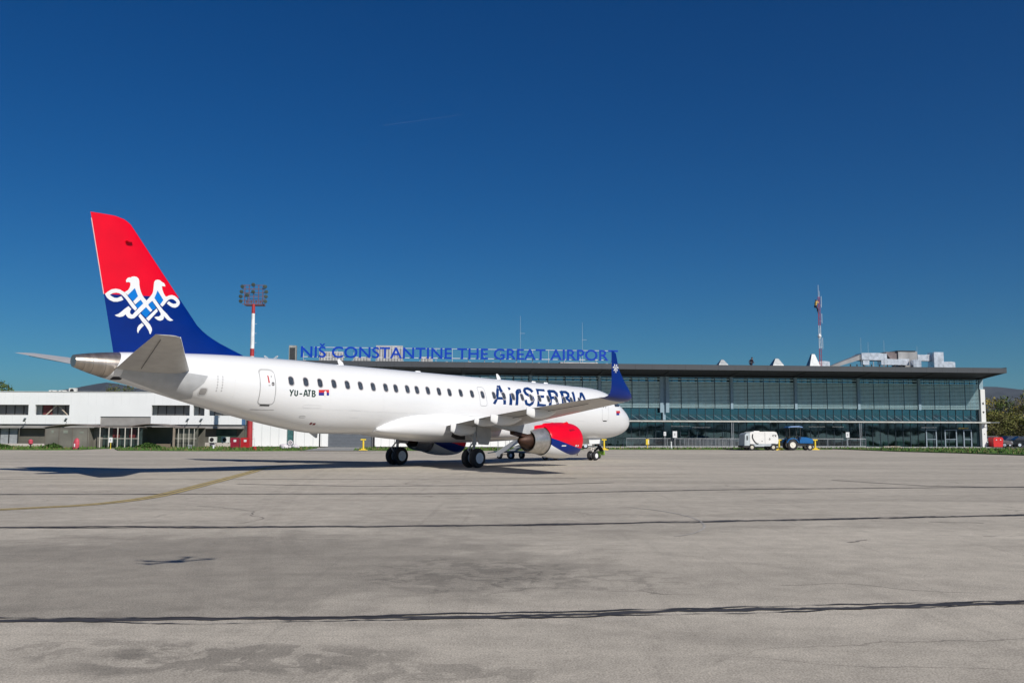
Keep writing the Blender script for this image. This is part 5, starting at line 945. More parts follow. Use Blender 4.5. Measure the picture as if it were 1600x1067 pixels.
def acunit(x, y, z, label, grp):
    t = thing('air_conditioner', label, 'air conditioner', (x, y, z), 0, grp)
    b = MB(); b.bx(-.42, .42, -.15, .15, 0, .62); obj('casing', b, mat('ac_white', (.66, .66, .62), .5), t)
    b = MB(); b.lathe((-.08, -.155, .31), (0, -1, 0), [(0, .23), (.012, .23)], 20); obj('fan_grille', b, M_dark, t)
    b = MB(); b.bx(-.35, -.3, -.1, .1, -.08, 0); b.bx(.3, .35, -.1, .1, -.08, 0); obj('foot', b, M_black, t)
for X, lb in ((-51.9, 'leftmost small air conditioner on the white building roof'), (-50.8, 'middle small air conditioner on the white building roof')):
    acunit(X, 105.6, 5.72, lb, 'air conditioners on the old roof')
t = acunit(-49.5, 105.3, 5.95, 'largest air conditioner on the white building roof, right of the two small ones', 'air conditioners on the old roof')
acunit(-31.6, 103.6, .55, 'white air conditioner with round grille on the ground by the red mast base', 'air conditioners on the ground')
acunit(-33.0, 103.6, .55, 'white air conditioner standing left of its twin by the red mast base', 'air conditioners on the ground')
acunit(-50.9, 103.9, .55, 'grey air conditioner low on the wall near the glass door', 'air conditioners on the ground')
for X, lb in ((-54.3, 'wall lamp on a white bracket below the leftmost window band'), (-49.8, 'wall lamp above the dark shelter panels'), (-36.4, 'wall lamp between the second pair of window bands'), (-34.9, 'wall lamp at the narrow window right of its neighbour')):
    t = thing('wall_lamp', lb, 'lamp', (X, 104.5 + (X + 58) * .03, 2.7), 0, 'floodlights on the white building'); b = MB(); b.beam((0, 0, 0), (.12, -.55, .3), .05); obj('arm', b, M_steel, t); b = MB(); b.beam((.0, -.45, .12), (.32, -.75, .48), .22, .1); obj('lamp_head', b, mat('lamp_grey', (.25, .3, .33), .4), t)
# annex
an = thing('annex_building', 'low white panelled annex with a wide grey roller gate seen under the fuselage', 'building', (-29.6, 106.2, 0), math.atan(.06))
def axx(X): return X + 29.6
b = MB(); H_ = 4.6
doors = [(-25.55, -24.75, 2.7), (-20.9, -15.9, 2.35)]
prev = 0
for a, c, hh in doors: b.bx(prev, axx(a), 0, .3, .1, H_); b.bx(axx(a), axx(c), 0, .3, hh, H_); prev = axx(c)
b.bx(prev, axx(3), 0, .3, .1, H_); b.bx(0, axx(3), .3, 7, .1, H_ - .1); obj('wall', b, M_panel, an)
b = MB(); x = .3
while x < axx(3):
    if not (axx(-20.9) < x < axx(-15.9)) and not (axx(-25.6) < x < axx(-24.7)): b.bx(x, x + .025, -.014, -.003, .1, H_)
    x += .96
obj('panel_joint', b, mat('joint_grey', (.4, .42, .42), .6), an)
b = MB(); b.bx(axx(-20.9) + .003, axx(-15.9) - .003, .2, .25, 0, 2.35)
for k in range(14): b.bx(axx(-20.9), axx(-15.9), .17, .2, .05 + .165 * k, .09 + .165 * k)
obj('roller_gate', b, mat('gate_slate', (.13, .145, .165), .6, var=.08), an)
b = MB(); b.bx(axx(-15.87), axx(-15.6), -.02, -.003, .1, 2.4); b.bx(axx(-21.9), axx(-21.75), -.02, -.003, .1, 2.4); obj('down_pipe', b, M_dark, an)
b = MB(); b.bx(axx(-25.5), axx(-24.8), .2, .26, .1, 2.65); obj('door', b, mat('door_teal', (.05, .13, .13), .3, var=.3), an)
b = MB(); b.bx(-.05, axx(3.1), -.06, .32, H_ + .003, H_ + .1); obj('roof_edge', b, M_greyp, an)
b = MB(); b.add([(-21.0, 105.6, .045), (-15.9, 106.2, .045), (-14.5, 90, .045), (-12.5, 88.6, .045), (-19.8, 87.6, .045), (-20.4, 98, .045)], [(0, 1, 2, 3, 4, 5)]); struct('driveway', b, mat('driveway_concrete', (.27, .27, .26), .9, var=.15, scale=1))

# dark walkway shelters in front of the old terminal ------------
M_shel = mat('shelter_brown', (.17, .16, .135), .35, var=.35, scale=.5, spec=.6)
def curved_roof(b, x0, x1, y0, y1, z0, rise, th=.07, n=12):
    rs = []
    for i in range(n + 1):
        x = x0 + (x1 - x0) * i / n; z = z0 + rise * math.sin(math.pi * i / n); rs.append([(x, y0, z), (x, y1, z), (x, y1, z + th), (x, y0, z + th)])
    b.loft(rs)
t = thing('walkway_shelter', 'dark panelled walkway shelter with curved roof, glazed with white posts at its right half', 'shelter', (-47.8, 96.0, 0), .03)
b = MB(); curved_roof(b, -.1, 5.5, -.2, 3.5, 2.12, .32); rs = []
b.bx(5.2, 9.6, .1, 3.4, 2.16, 2.26); obj('roof', b, mat('shelter_roof', (.20, .17, .15), .6, var=.15), t)
b = MB(); b.bx(0, 4.35, 0, .08, .02, 2.12); b.bx(4.35, 4.45, .0, 3, .02, 2.12); b.bx(4.45, 5.5, 1.2, 1.3, 0, 2.16); p_ = obj('panel', b, M_shel, t)
b = MB()
for x in (.0, 1.4, 2.75, 4.3): b.bx(x, x + .06, -.03, -.003, .02, 2.12)
b.bx(0, 4.35, -.03, -.003, 2.04, 2.1); obj('panel_frame', b, mat('frame_bronze', (.14, .12, .10), .5), p_)
b = MB()
for x, w in ((.65, .22), (1.85, .45), (3.5, .40)): b.bx(x, x + w, -.02, -.003, 1.55, 1.55 + (.3 if x < 3 else .18))
obj('notice', b, mat('notice_pale', (.22, .24, .2), .6), p_)
b = MB()
for x in (5.5, 6.4, 7.3, 8.05, 8.7, 9.4): b.tube((x, .15, 0), (x, .15, 2.18), .05, n=8)
b.bx(5.5, 9.5, .12, .16, 1.0, 1.05); obj('post', b, mat('post_pale', (.55, .52, .46), .6), t)
b = MB(); b.bx(5.5, 9.5, 1.0, 1.05, .1, 2.1); obj('glass_wall', b, mat('shelter_glass', (.03, .05, .045), .1, var=.6, scale=1.2, spec=.8), t)
for x in (6.5, 8.2): b = MB(); b.bx(x, x + .7, .9, .98, 1.1, 2.0); obj('red_panel', b, mat('panel_dark_red', (.12, .02, .02), .5), t)
t = thing('walkway_shelter', 'open fronted dark walkway shelter with arched awning left of the red mast base', 'shelter', (-39.2, 98.6, 0), .03)
b = MB(); curved_roof(b, -.9, 3.6, -.8, 3, 2.22, .28); b.bx(3.6, 6.0, -.1, 3, 2.1, 2.2); obj('roof', b, mat('shelter_roof', (.20, .17, .15), .6, var=.15), t)
b = MB(); b.bx(-.3, -.2, .2, 3, 0, 2.2); b.bx(-.3, 6, 3, 3.1, 0, 2.2); b.add([(-.8, .1, 2.2), (.3, .1, 2.2), (.15, .1, 0)], [(0, 1, 2)]); obj('side_wall', b, M_shel, t)
b = MB(); b.bx(3.55, 3.75, -.1, .1, 0, 2.2); obj('corner_pillar', b, mat('pillar_brown', (.28, .23, .18), .6), t)
b = MB()
for x in (4.1, 4.65, 5.2, 5.75): b.tube((x, .0, 0), (x, .0, 2.12), .035, n=8)
b.bx(3.75, 6, -.02, .02, 1.0, 1.04); obj('post', b, mat('post_pale', (.55, .52, .46), .6), t)
b = MB(); b.bx(3.75, 6, .5, .56, .05, 2.1); obj('glass_wall', b, mat('shelter_glass2', (.12, .12, .10), .15, var=.4, scale=1), t)
b = MB(); b.bx(1.7, 3.2, .4, .9, 0, .45); obj('bench', b, mat('bench_brown', (.18, .14, .1), .7), t)

# floodlight mast -----------------------------------------------
t = thing('floodlight_mast', 'tall red and white floodlight mast with a square lamp frame behind the tail', 'floodlight mast', (-27.2, 97.3, 0), 0)
b = [MB(), MB()]
zs = [0, 3.2, 9.6, 10.4, 14.1, 15.1]; 
for i in range(5):
    B = MB(); r0 = .30 - .009 * zs[i]; r1 = .30 - .009 * zs[i + 1]
    B.tube((0, 0, zs[i]), (0, 0, zs[i + 1]), r0 * 1.02, r1 * 1.02, 16)
    for k in range(int(zs[i]), int(zs[i + 1]) + 1): B.bx(.24, .42, -.02, .02, k, k + .03)
    obj('pole_section', B, M_mwht if i % 2 else mat('mast_red2', (.38, .03, .035), .6, var=.1), t, 40)
b = MB()
for x in (-.95, -.5, 0, .5, .95): b.beam((x, 0, 15.1), (x, 0, 17.15), .07)
for z in (15.1, 15.5, 15.9, 16.3, 16.7, 17.1): b.beam((-1.2, 0, z), (1.2, 0, z), .06)
for x in (-.72, -.25, .25, .72): b.bx(x - .1, x + .1, .03, .06, 15.2, 15.45)
b.beam((-.95, .5, 15.1), (.95, .5, 15.1), .05); b.bx(-1.0, 1.0, 0, 1.0, 15.0, 15.05)
for x in (-.95, .95): b.beam((x, 0, 15.1), (x, 1.0, 15.1), .05); b.beam((x, 1.0, 15.1), (x, 1.0, 16.2), .04)
for z in (15.5, 15.8, 16.2): b.beam((-.95, 1.0, z), (.95, 1.0, z), .035)
fr = obj('lamp_frame', b, mat('frame_rust', (.15, .075, .085), .6, var=.2), t)
for i, (x, z) in enumerate([(-1.28, 15.45), (-1.3, 15.95), (-1.22, 16.45), (-1.15, 17.0), (1.25, 15.45), (1.3, 15.95), (1.32, 16.45), (1.2, 17.0), (0, 16.45), (0, 17.2), (-.62, 16.1)]):
    b = MB(); b.lathe((x, -.05, z), (.2 if x > 0 else -.2, -1, -.45), [(-.12, .08), (0, .16), (.18, .21), (.19, .19), (.16, .02)], 14); l_ = obj('floodlight', b, mat('lamp_green_grey', (.10, .14, .13), .4, metal=.3, var=.2), fr, 40)
# mast foot equipment
def simple(name, label, cat, loc, parts, rz=0, group=None):
    t = thing(name, label, cat, loc, rz, group)
    for nm, fn, m in parts: b = MB(); fn(b); obj(nm, b, m, t, 40)
    return t
M_sred = mat('signal_red', (.45, .015, .02), .5, var=.15, scale=2)
for x, lb in ((-28.4, 'dark red fire hose cabinet, left of the pair at the mast foot'), (-27.35, 'bright red fire hose cabinet with white label, right of the pair at the mast foot')):
    simple('hose_cabinet', lb, 'cabinet', (x, 96.4, 0), [('box', lambda b: b.bx(-.45, .45, -.2, .2, .15, 1.15), M_sred if x > -28 else mat('deep_red', (.27, .01, .03), .5)), ('label', lambda b: b.bx(-.12, .15, -.21, -.203, .72, .95), M_mwht), ('leg', lambda b: (b.bx(-.4, -.33, -.05, .05, 0, .15), b.bx(.33, .4, -.05, .05, 0, .15)), M_black)], 0, 'red cabinets at the mast foot')
simple('marker_post', 'thin white post with a red base beside the red cabinets', 'post', (-24.2, 88.4, 0), [('base', lambda b: b.lathe((0, 0, 0), (0, 0, 1), [(0, .17), (.35, .15), (.4, .05)], 12), M_sred), ('stem', lambda b: b.tube((0, 0, .4), (0, 0, 1.25), .05, n=8), M_mwht)])
simple('fire_extinguisher', 'red covered wheeled fire extinguisher before the dark shelter panels', 'fire extinguisher', (-41.4, 89.2, 0), [('cover', lambda b: b.loft([[(math.cos(t) * r_ + dx, math.sin(t) * r_ * .7, z) for t in [k * math.pi / 6 for k in range(12)]] for r_, z, dx in ((.27, .05, -.05), (.29, .4, 0), (.27, .8, .03), (.2, 1.0, .05), (.06, 1.12, .06))]), mat('cover_red', (.50, .06, .09), .6, var=.25, scale=4)), ('label', lambda b: b.bx(-.12, .0, -.215, -.21, .3, .6), M_mwht), ('wheel', lambda b: (b.lathe((-.28, 0, .13), (1, 0, 0), [(-.03, .13), (.03, .13)], 14), b.lathe((.22, 0, .13), (1, 0, 0), [(-.03, .13), (.03, .13)], 14)), M_tyre)])
simple('fire_extinguisher', 'small red extinguisher on a black stand left of the shelter', 'fire extinguisher', (-46.3, 90.3, 0), [('bottle', lambda b: b.lathe((0, 0, .45), (0, 0, 1), [(0, .08), (.1, .2), (.4, .22), (.52, .1)], 12), mat('cover_red', (.50, .06, .09), .6)), ('stand', lambda b: (b.beam((-.15, 0, 0), (.05, 0, .5), .05), b.beam((.15, 0, 0), (-.05, 0, .5), .05)), M_black)])
def signpost(X, Y, z0, z1, w, label, grp, pm=None, h_=None):
    simple('notice_board', label, 'sign', (X, Y, 0), [('post', lambda b: b.tube((0, 0, 0), (0, 0, z1), .035, n=8), pm or M_steel), ('board', lambda b: b.bx(-w / 2, w / 2, -.05, -.036, z0, z1), M_mwht), ('mark', lambda b: b.bx(-w * .22, w * .12, -.054, -.051, z0 + (z1 - z0) * .3, z0 + (z1 - z0) * .7), M_line)], 0, grp)
signpost(-54.1, 98.5, .55, 1.12, .42, 'small white notice board by the glass door of the white building', 'white notice boards')
signpost(-40.0, 93.6, .65, 1.15, .36, 'white notice board on a yellow post before the glazed shelter', 'white notice boards', M_yellow)
simple('pipe_stand', 'small grey valve stand in the grass right of the arched shelter', 'valve', (-31.2, 91.0, 0), [('pipe', lambda b: (b.tube((-.1, 0, 0), (-.1, 0, .45), .04), b.tube((.12, 0, 0), (.12, 0, .4), .04), b.tube((-.2, 0, .42), (.2, 0, .42), .05)), M_steel)])
simple('pipe_stand', 'small white and red valve stand in the grass near the red cabinets', 'valve', (-28.6, 90.0, 0), [('pipe', lambda b: (b.tube((0, 0, .12), (0, 0, .5), .09), b.tube((-.15, 0, .45), (.15, 0, .45), .04)), M_mwht), ('foot', lambda b: b.tube((0, 0, 0), (0, 0, .14), .12), M_sred)])
# heap of white wrapped material
b = MB(); rn = random.Random(4)
for k in range(9): b.ball((rn.uniform(-.75, .75), rn.uniform(-.3, .3), rn.uniform(.12, .4) - abs(k - 4) * .02), rn.uniform(.18, .34), 6, (1.3, .8, .7))
b.lathe((.05, -.1, .62), (.25, -1, .1), [(0, .24), (.06, .26), (.08, .18), (.0, .18)], 16)
o = obj('sheeting_heap', b, mat('sheet_white', (.62, .58, .60), .7, var=.2, scale=4, bump=.8), None, 60); o.location = (-22.4, 94.8, .05); tag(o, 'heap of white plastic sheeting with a coil on the grass under the fuselage', 'heap')
o = simple('rubble_heap', 'low pale gravel heap at the right end of the barriers', 'heap', (*W(29.3, 5.5)[:2], 0), [('gravel', lambda b: [b.ball((rn.uniform(-.9, .9), rn.uniform(-.5, .5), 0), rn.uniform(.2, .42), 5, (1.4, 1, .8)) for k in range(16)], mat('gravel_pale', (.36, .32, .27), .95, var=.35, scale=6, bump=1.))])

# yellow stands ---------------------------------------------------
def ystand(loc, label, big=1.):
    simple('yellow_stand', label, 'bollard', loc, [('base', lambda b: (b.bx(-.38 * big, .38 * big, -.25, .25, .0, .10), b.bx(-.2, .2, -.18, .18, .103, .2)), M_yellow), ('column', lambda b: b.tube((0, 0, .2), (0, 0, 1.0), .09, n=12), M_yellow), ('head', lambda b: (b.bx(-.24, .24, -.12, .12, 1.0, 1.12)), M_yellow)], 0, 'yellow hydrant stands along the apron edge')
ystand((-14.2, 89.8, 0), 'yellow stand on the grass edge left of the far main wheels, under the fuselage')
ystand((9.5, 96.5, 0), 'yellow stand directly behind the nose wheel', 1.1)
ystand((28.1, 98.6, 0), 'yellow stand between the white trailer and the blue tractor')
ystand((32.6, 100.8, 0), 'yellow stand just right of the blue tractor')
simple('hydrant_post', 'thin yellow post with a yellow box on top before the barriers', 'post', (14.5, 100.2, 0), [('stem', lambda b: b.tube((0, 0, 0), (0, 0, .6), .04, n=8), M_yellow), ('box', lambda b: b.bx(-.17, .17, -.1, .1, .5, 1.1), M_yellow), ('hatch', lambda b: b.bx(.06, .14, -.11, -.103, .6, 1.0), M_mwht)])
simple('white_post', 'short white post in front of the barriers beside the notice board', 'post', (17.2, 101.2, 0), [('post', lambda b: b.lathe((0, 0, 0), (0, 0, 1), [(0, .13), (.1, .12), (.15, .08), (.75, .09), (.8, .12), (.85, .0)], 12), M_mwht)])
signpost(*W(1.95, 4.5)[:2], 1.42, 1.88, .28, 'smaller white notice board on a grey post behind the barriers', 'white notice boards')
signpost(*W(3.15, 4.5)[:2], 1.2, 1.95, .5, 'larger white notice board on a grey post behind the barriers', 'white notice boards')
signpost(*W(24.35, 4.5)[:2], 1.25, 1.9, .42, 'white notice board on a post right of the blue tractor', 'white notice boards')

# crowd barriers ---------------------------------------------------
bp_ = thing('crowd_barrier', 'grey steel crowd barrier just right of the aircraft nose', 'barrier', (0, 0, 0), 0, 'steel crowd barriers before the terminal')
b = MB(); L_ = 2.35
for x in (-L_ / 2, L_ / 2): b.tube((x, 0, .2), (x, 0, 1.1), .02, n=6)
b.tube((-L_ / 2, 0, 1.1), (L_ / 2, 0, 1.1), .022, n=6); b.tube((-L_ / 2, 0, .2), (L_ / 2, 0, .2), .02, n=6); obj('frame', b, M_steel, bp_)
b = MB()
for k in range(1, 19): x = -L_ / 2 + L_ * k / 19; b.tube((x, 0, .2), (x, 0, 1.1), .009, n=4)
obj('bars', b, M_steel, bp_)
b = MB()
for x in (-.85, .85): b.beam((x, -.3, .03), (x, .3, .03), .04); b.tube((x, 0, .03), (x, 0, .2), .02, n=6)
obj('feet', b, M_steel, bp_)
bp_.location = W(-1.4, 4.2); bp_.rotation_euler = (0, 0, PHI)
us = [(1.1, 0, 'second crowd barrier right of the aircraft nose'), (3.5, 0, 'third crowd barrier right of the aircraft nose, before the larger notice board')]
for i in range(16): us.append((4.9 + i * .47, 16 + rn.uniform(-5, 5), 'one of the crowd barriers stacked close together left of the white trailer'))
us += [(13.6, 2, 'crowd barrier behind the white trailer'), (16.0, -2, 'crowd barrier behind the right half of the white trailer'), (18.4, 1, 'crowd barrier behind the blue tractor'), (20.8, 0, 'crowd barrier behind the yellow stand right of the tractor'), (23.2, -1, 'crowd barrier left of the last notice board'), (25.6, 0, 'rightmost crowd barrier, ending at the canopy post')]
for u, a, lb in us: dup(bp_, W(u, 4.2 + (rn.uniform(-.1, .1) if a > 5 else 0)), PHI + R(a), lb)

# wheels helper for ground vehicles
def vwheel(parent, x, y, r, w, hub=.55, hm=None):
    b = MB(); b.lathe((x, y, r), (0, 1, 0), [(-w / 2, r * hub), (-w / 2, r * .86), (-w * .36, r), (w * .36, r), (w / 2, r * .86), (w / 2, r * hub)], 24, caps=False); t = obj('tyre', b, M_tyre, parent, 40)
    b = MB(); b.lathe((x, y, r), (0, 1, 0), [(-w * .56, .01), (-w * .56, r * .2), (-w * .50, r * .24), (-w * .52, r * hub * 1.01), (w * .52, r * hub * 1.01), (w * .50, r * .24), (w * .56, r * .2), (w * .56, .01)], 20); obj('hub', b, hm or mat('hub_cream', (.6, .56, .45), .5), t, 40)
# white ground power trailer
gpu = thing('ground_power_trailer', 'white rounded ground power trailer parked before the barriers', 'trailer', (25.7, 97.6, 0), .13)
b = MB(); M_gw = mat('trailer_white', (.78, .77, .74), .35, var=.04, coat=.2)
sh = [(-1.25, .68), (1.75, .68), (1.82, .95), (1.78, 1.45), (1.62, 1.86), (1.35, 1.94), (-1.0, 1.92), (-1.25, 1.84)]
b.prism(sh, lambda u, v, w: (u, w, v), -.8, .8); bd = obj('body', b, M_gw, gpu)
b = MB(); b.prism([(-1.85, .5), (-1.253, .5), (-1.253, 1.8), (-1.6, 1.78), (-1.78, 1.6)], lambda u, v, w: (u, w, v), -.78, .78); obj('control_panel_end', b, mat('trailer_pale_blue', (.45, .50, .52), .4), gpu)
b = MB(); b.bx(-1.62, -1.48, -.79, -.782, 1.05, 1.5); obj('gauge_window', b, M_black, gpu)
b = MB(); b.prism([(-.75, .44), (.9, .44), (1.2, .62), (1.8, .677), (-1.25, .677)], lambda u, v, w: (u, w, v), -.79, .79); obj('skirt', b, mat('skirt_grey', (.42, .46, .49), .5), gpu)
b = MB(); b.bx(-1.8, 1.7, -.5, .5, .24, .36); b.beam((1.7, 0, .3), (2.2, 0, .22), .08); b.bx(-1.95, -1.35, -.75, .75, .3, .5); obj('chassis', b, M_black, gpu)
b = MB(); b.bx(-.6, .0, -.25, .25, 1.88, 2.0); obj('exhaust_box', b, M_gw, gpu)
b = MB(); b.path([(-.95, -.83, 1.68), (-1.0, -.83, 1.4), (-.92, -.83, 1.15), (-.75, -.83, .9), (-.55, -.83, .72), (-.35, -.83, .70)], .05, 6); obj('cable', b, M_black, gpu)
b = MB(); b.bx(.35, .365, -.812, -.803, .66, 1.84); b.bx(-.0, .08, -.812, -.803, .9, 1.0); b.bx(1.0, 1.5, -.812, -.803, .66, .71); b.path([(.88, -.81, 1.28), (.78, -.81, 1.1), (.94, -.81, 1.1), (.88, -.81, 1.28)], .02, 4); b.path([(1.35, -.81, 1.55), (1.22, -.81, 1.6), (1.18, -.81, 1.5), (1.3, -.81, 1.42)], .025, 4); b.path([(1.42, -.81, 1.62), (1.6, -.81, 1.4)], .03, 4); b.path([(1.6, -.81, 1.6), (1.45, -.81, 1.42)], .025, 4)
obj('marking', b, M_black, bd)
for x in (-1.05, 1.25):
    for y in (-.62, .62): vwheel(gpu, x, y * 1.15, .33, .2, .5)
# blue tractor
tr = thing('tractor', 'small blue tractor with blue canopy between two yellow stands', 'tractor', (29.9, 98.3, 0), .13)
M_tb = mat('tractor_blue', (.0, .11, .33), .4, var=.08, coat=.2)
b = MB(); b.prism([(.15, .75), (1.62, .72), (1.66, 1.05), (1.5, 1.22), (.9, 1.36), (.2, 1.38)], lambda u, v, w: (u, w, v), -.32, .32); obj('bonnet', b, M_tb, tr)
b = MB(); b.bx(1.3, 1.665, -.28, .28, .55, .717); b.bx(-.9, 1.4, -.22, .22, .42, .72); obj('engine_block', b, M_black, tr)
for s in (-1, 1):
    b = MB(); b.loft([[(-.75 + .62 * math.cos(t), s * .42, .55 + .66 * math.sin(t)), (-.75 + .62 * math.cos(t), s * .72, .55 + .66 * math.sin(t)), (-.75 + .70 * math.cos(t), s * .72, .55 + .74 * math.sin(t)), (-.75 + .70 * math.cos(t), s * .42, .55 + .74 * math.sin(t))] for t in [R(20 + 14 * k) for k in range(11)]]); obj('fender', b, M_tb, tr)
b = MB(); b.bx(-.95, -.35, -.28, .28, .85, .97); b.bx(-1.0, -.88, -.28, .28, .97, 1.45); obj('seat', b, M_black, tr)
b = MB(); b.lathe((.12, 0, 1.42), (-.5, 0, .8), [(0, .2), (.03, .2), (.03, .17), (0, .17)], 16); b.tube((.3, 0, 1.2), (.12, 0, 1.42), .025); obj('steering_wheel', b, M_black, tr)
b = MB()
for x in (-1.0, .2):
    for y in (-.5, .5): b.beam((x, y, 1.1), (x - .03, y, 2.35), .06)
obj('canopy_post', b, M_black, tr)
b = MB(); b.loft([[(x, -.6, z), (x, .6, z), (x, .55, z + .1), (x, -.55, z + .1)] for x, z in ((-1.15, 2.33), (-.9, 2.40), (0, 2.43), (.4, 2.36))]); obj('canopy', b, M_tb, tr)
for s in (-1, 1): vwheel(tr, -.78, s * .57, .56, .3, .55, mat('hub_white', (.75, .72, .62), .5)); vwheel(tr, 1.15, s * .5, .33, .2, .5)
# passenger stairs at the port front door
def AC(x, y, z=0):  # aircraft coordinates -> world
    return Vector((7.50 - math.cos(TH) * x + math.sin(TH) * y, 64.79 - math.sin(TH) * x - math.cos(TH) * y, z))
stt = thing('passenger_stairs', 'white towable passenger stairs leading up to the far front door behind the engine', 'stairs', AC(4.4, -1.75), TH - math.pi / 2 + math.pi)
# local +x: away from the aircraft side (port)
b = MB(); n = 12
for k in range(n): x = .9 + k * .36; z = 2.5 - k * .2; b.bx(x, x + .34, -.55, .55, z - .03, z)
b.bx(0, .9, -.6, .6, 2.5, 2.56); obj('steps', b, mat('step_dark', (.05, .055, .06), .7), stt)
b = MB()
for s in (-.62, .62): b.prism([(.8, 2.35), (.9, 2.72), (5.3, .42), (5.2, .12)], lambda u, v, w: (u, w, v), s - .03, s + .03)
obj('side_panel', b, M_gw, stt)
b = MB()
for s in (-.62, .62):
    b.tube((.0, s, 3.6), (.9, s, 3.6), .025, n=6); b.tube((.9, s, 3.6), (5.25, s, 1.25), .025, n=6)
    for k in range(7): x = .9 + k * .7; z = 2.6 - (x - .9) * .53; b.tube((x, s, z), (x, s, z + 1.0), .018, n=6)
obj('handrail', b, M_steel, stt)
b = MB(); b.bx(.2, 5.6, -.5, .5, .42, .54); b.beam((.5, -.4, .5), (.5, -.4, 2.5), .1); b.beam((.5, .4, .5), (.5, .4, 2.5), .1); b.beam((2.6, .4, .5), (2.2, .4, 1.75), .08); b.beam((2.6, -.4, .5), (2.2, -.4, 1.75), .08); b.beam((5.6, 0, .48), (6.6, 0, .35), .07)
obj('chassis', b, mat('chassis_slate', (.16, .21, .23), .6), stt)
for x in (.9, 3.9, 5.0):
    for s in (-.55, .55): vwheel(stt, x, s, .25, .16, .5, M_mwht)
# small tug and van seen beyond
tg = thing('baggage_tug', 'small dark grey tug standing beyond the engine under the wing', 'tug', (3.2, 101.0, 0), 0)
b = MB(); b.prism([(-1.0, .3), (1.0, .3), (1.0, .8), (.1, .88), (-.1, 1.0), (-1.0, 1.0)], lambda u, v, w: (u, w, v), -.5, .5); obj('body', b, mat('tug_grey', (.12, .12, .16), .5), tg)
b = MB(); b.bx(-.7, -.1, -.35, .35, 1.003, 1.1); b.bx(-.75, -.65, -.35, .35, 1.1, 1.5); obj('seat', b, M_black, tg)
for x in (-.6, .6):
    for s in (-.45, .45): vwheel(tg, x, s, .28, .18, .5, M_mwht)
vn = thing('parked_van', 'white van parked before the terminal behind the nose wheel', 'van', (6.6, 103.5, 0), .05)
b = MB(); b.prism([(-2.2, .35), (2.3, .35), (2.35, .95), (1.75, 1.15), (1.15, 1.8), (-2.15, 1.85)], lambda u, v, w: (u, w, v), -.85, .85); vb = obj('body', b, M_gw, vn)
b = MB(); b.prism([(.55, 1.15), (1.6, 1.15), (1.1, 1.7), (.55, 1.7)], lambda u, v, w: (u, w, v), -.86, .86); obj('side_window', b, M_win, vn)
b = MB(); b.bx(-.9, -.885, -.862, -.853, .4, 1.7); b.bx(.4, .415, -.862, -.853, .4, 1.7); b.bx(-2.2, 2.3, -.86, -.853, .5, .56); obj('door_line', b, M_line, vb)
b = MB(); b.bx(2.2, 2.36, -.8, -.5, .7, .85); obj('headlight', b, M_rim, vn)
for x in (-1.4, 1.45):
    for s in (-.75, .75): vwheel(vn, x, s, .32, .2, .55, M_rim)
# cars, container, fence on the right
def car(label, loc, rz, m):
    t = thing('parked_car', label, 'car', loc, rz, 'cars in the car park right of the terminal')
    b = MB(); rs = []
    bodyp = [(-2.1, .35), (2.1, .35), (2.15, .62), (1.95, .80), (1.05, .92), (-1.75, .96), (-2.12, .85)]
    b.prism(bodyp, lambda u, v, w: (u, w, v), -.84, .84); obj('body', b, m, t)
    b = MB(); rg = lambda y, k: [(1.05, y, .925), (.35, y * k, 1.42), (-1.2, y * k, 1.44), (-1.85, y, .965)]
    b.add(rg(-.8, .82) + rg(.8, .82), [(0, 1, 2, 3), (7, 6, 5, 4), (0, 4, 5, 1), (1, 5, 6, 2), (2, 6, 7, 3)]); cb = obj('cabin', b, m, t)
    b = MB(); b.add([(.85, -.79, .96), (.30, -.685, 1.38), (-1.15, -.685, 1.39), (-1.6, -.78, .99)], [(0, 1, 2, 3)]); b.add([(1.0, -.7, .96), (1.0, .7, .96), (.42, .6, 1.39), (.42, -.6, 1.39)], [(0, 1, 2, 3)]); 
    obj('window', b, M_win, cb)
    b = MB(); b.bx(2.0, 2.16, -.78, -.45, .6, .74); obj('headlight', b, M_rim, t); b = MB(); b.bx(2.0, 2.16, .45, .78, .6, .74); obj('headlight', b, M_rim, t)
    for x in (-1.3, 1.3):
        for s in (-.78, .78): vwheel(t, x, s, .31, .2, .6, M_rim)
car('dark green car between the red container and the silver car', W(46.9, -5.5), R(-60), mat('car_dark_green', (.03, .05, .045), .25, coat=.5))
car('silver car in the car park right of the terminal', W(48.7, -4.0), R(-35), mat('car_silver', (.42, .42, .40), .3, metal=.5, coat=.4))
car('black car at the right edge of the car park', W(52.8, -3.2), R(-8), mat('car_black', (.012, .014, .018), .2, coat=.6))
car('dark blue car behind the black car', W(54.5, -8.5), R(10), mat('car_blue', (.02, .03, .06), .2, coat=.6))
simple('waste_container', 'bright red waste container by the white end wall of the terminal', 'container', W(45.55, 1.0), [('bin', lambda b: b.add([(-.6, -.5, .12), (.6, -.5, .12), (.6, .5, .12), (-.6, .5, .12), (-.68, -.55, 1.15), (.68, -.55, 1.15), (.68, .55, 1.15), (-.68, .55, 1.15)], [(3, 2, 1, 0), (4, 5, 6, 7), (0, 1, 5, 4), (1, 2, 6, 5), (2, 3, 7, 6), (3, 0, 4, 7)]), mat('container_red', (.60, .02, .02), .5, var=.1)), ('lid', lambda b: b.prism([(-.66, 1.153), (.66, 1.153), (.5, 1.32), (-.5, 1.32)], lambda u, v, w: (u, w, v), -.55, .55), mat('container_red', (.6, .02, .02), .5)), ('handle', lambda b: (b.bx(-.35, -.2, -.60, -.56, .95, 1.05), b.bx(.2, .35, -.60, -.56, .95, 1.05)), M_mwht)], PHI)
M_fg = mat('fence_green', (.05, .12, .08), .6, var=.1)
fc = thing('wire_fence', 'green wire mesh fence beside the car park', 'fence', W(48.4, 3.0), PHI)
b = MB()
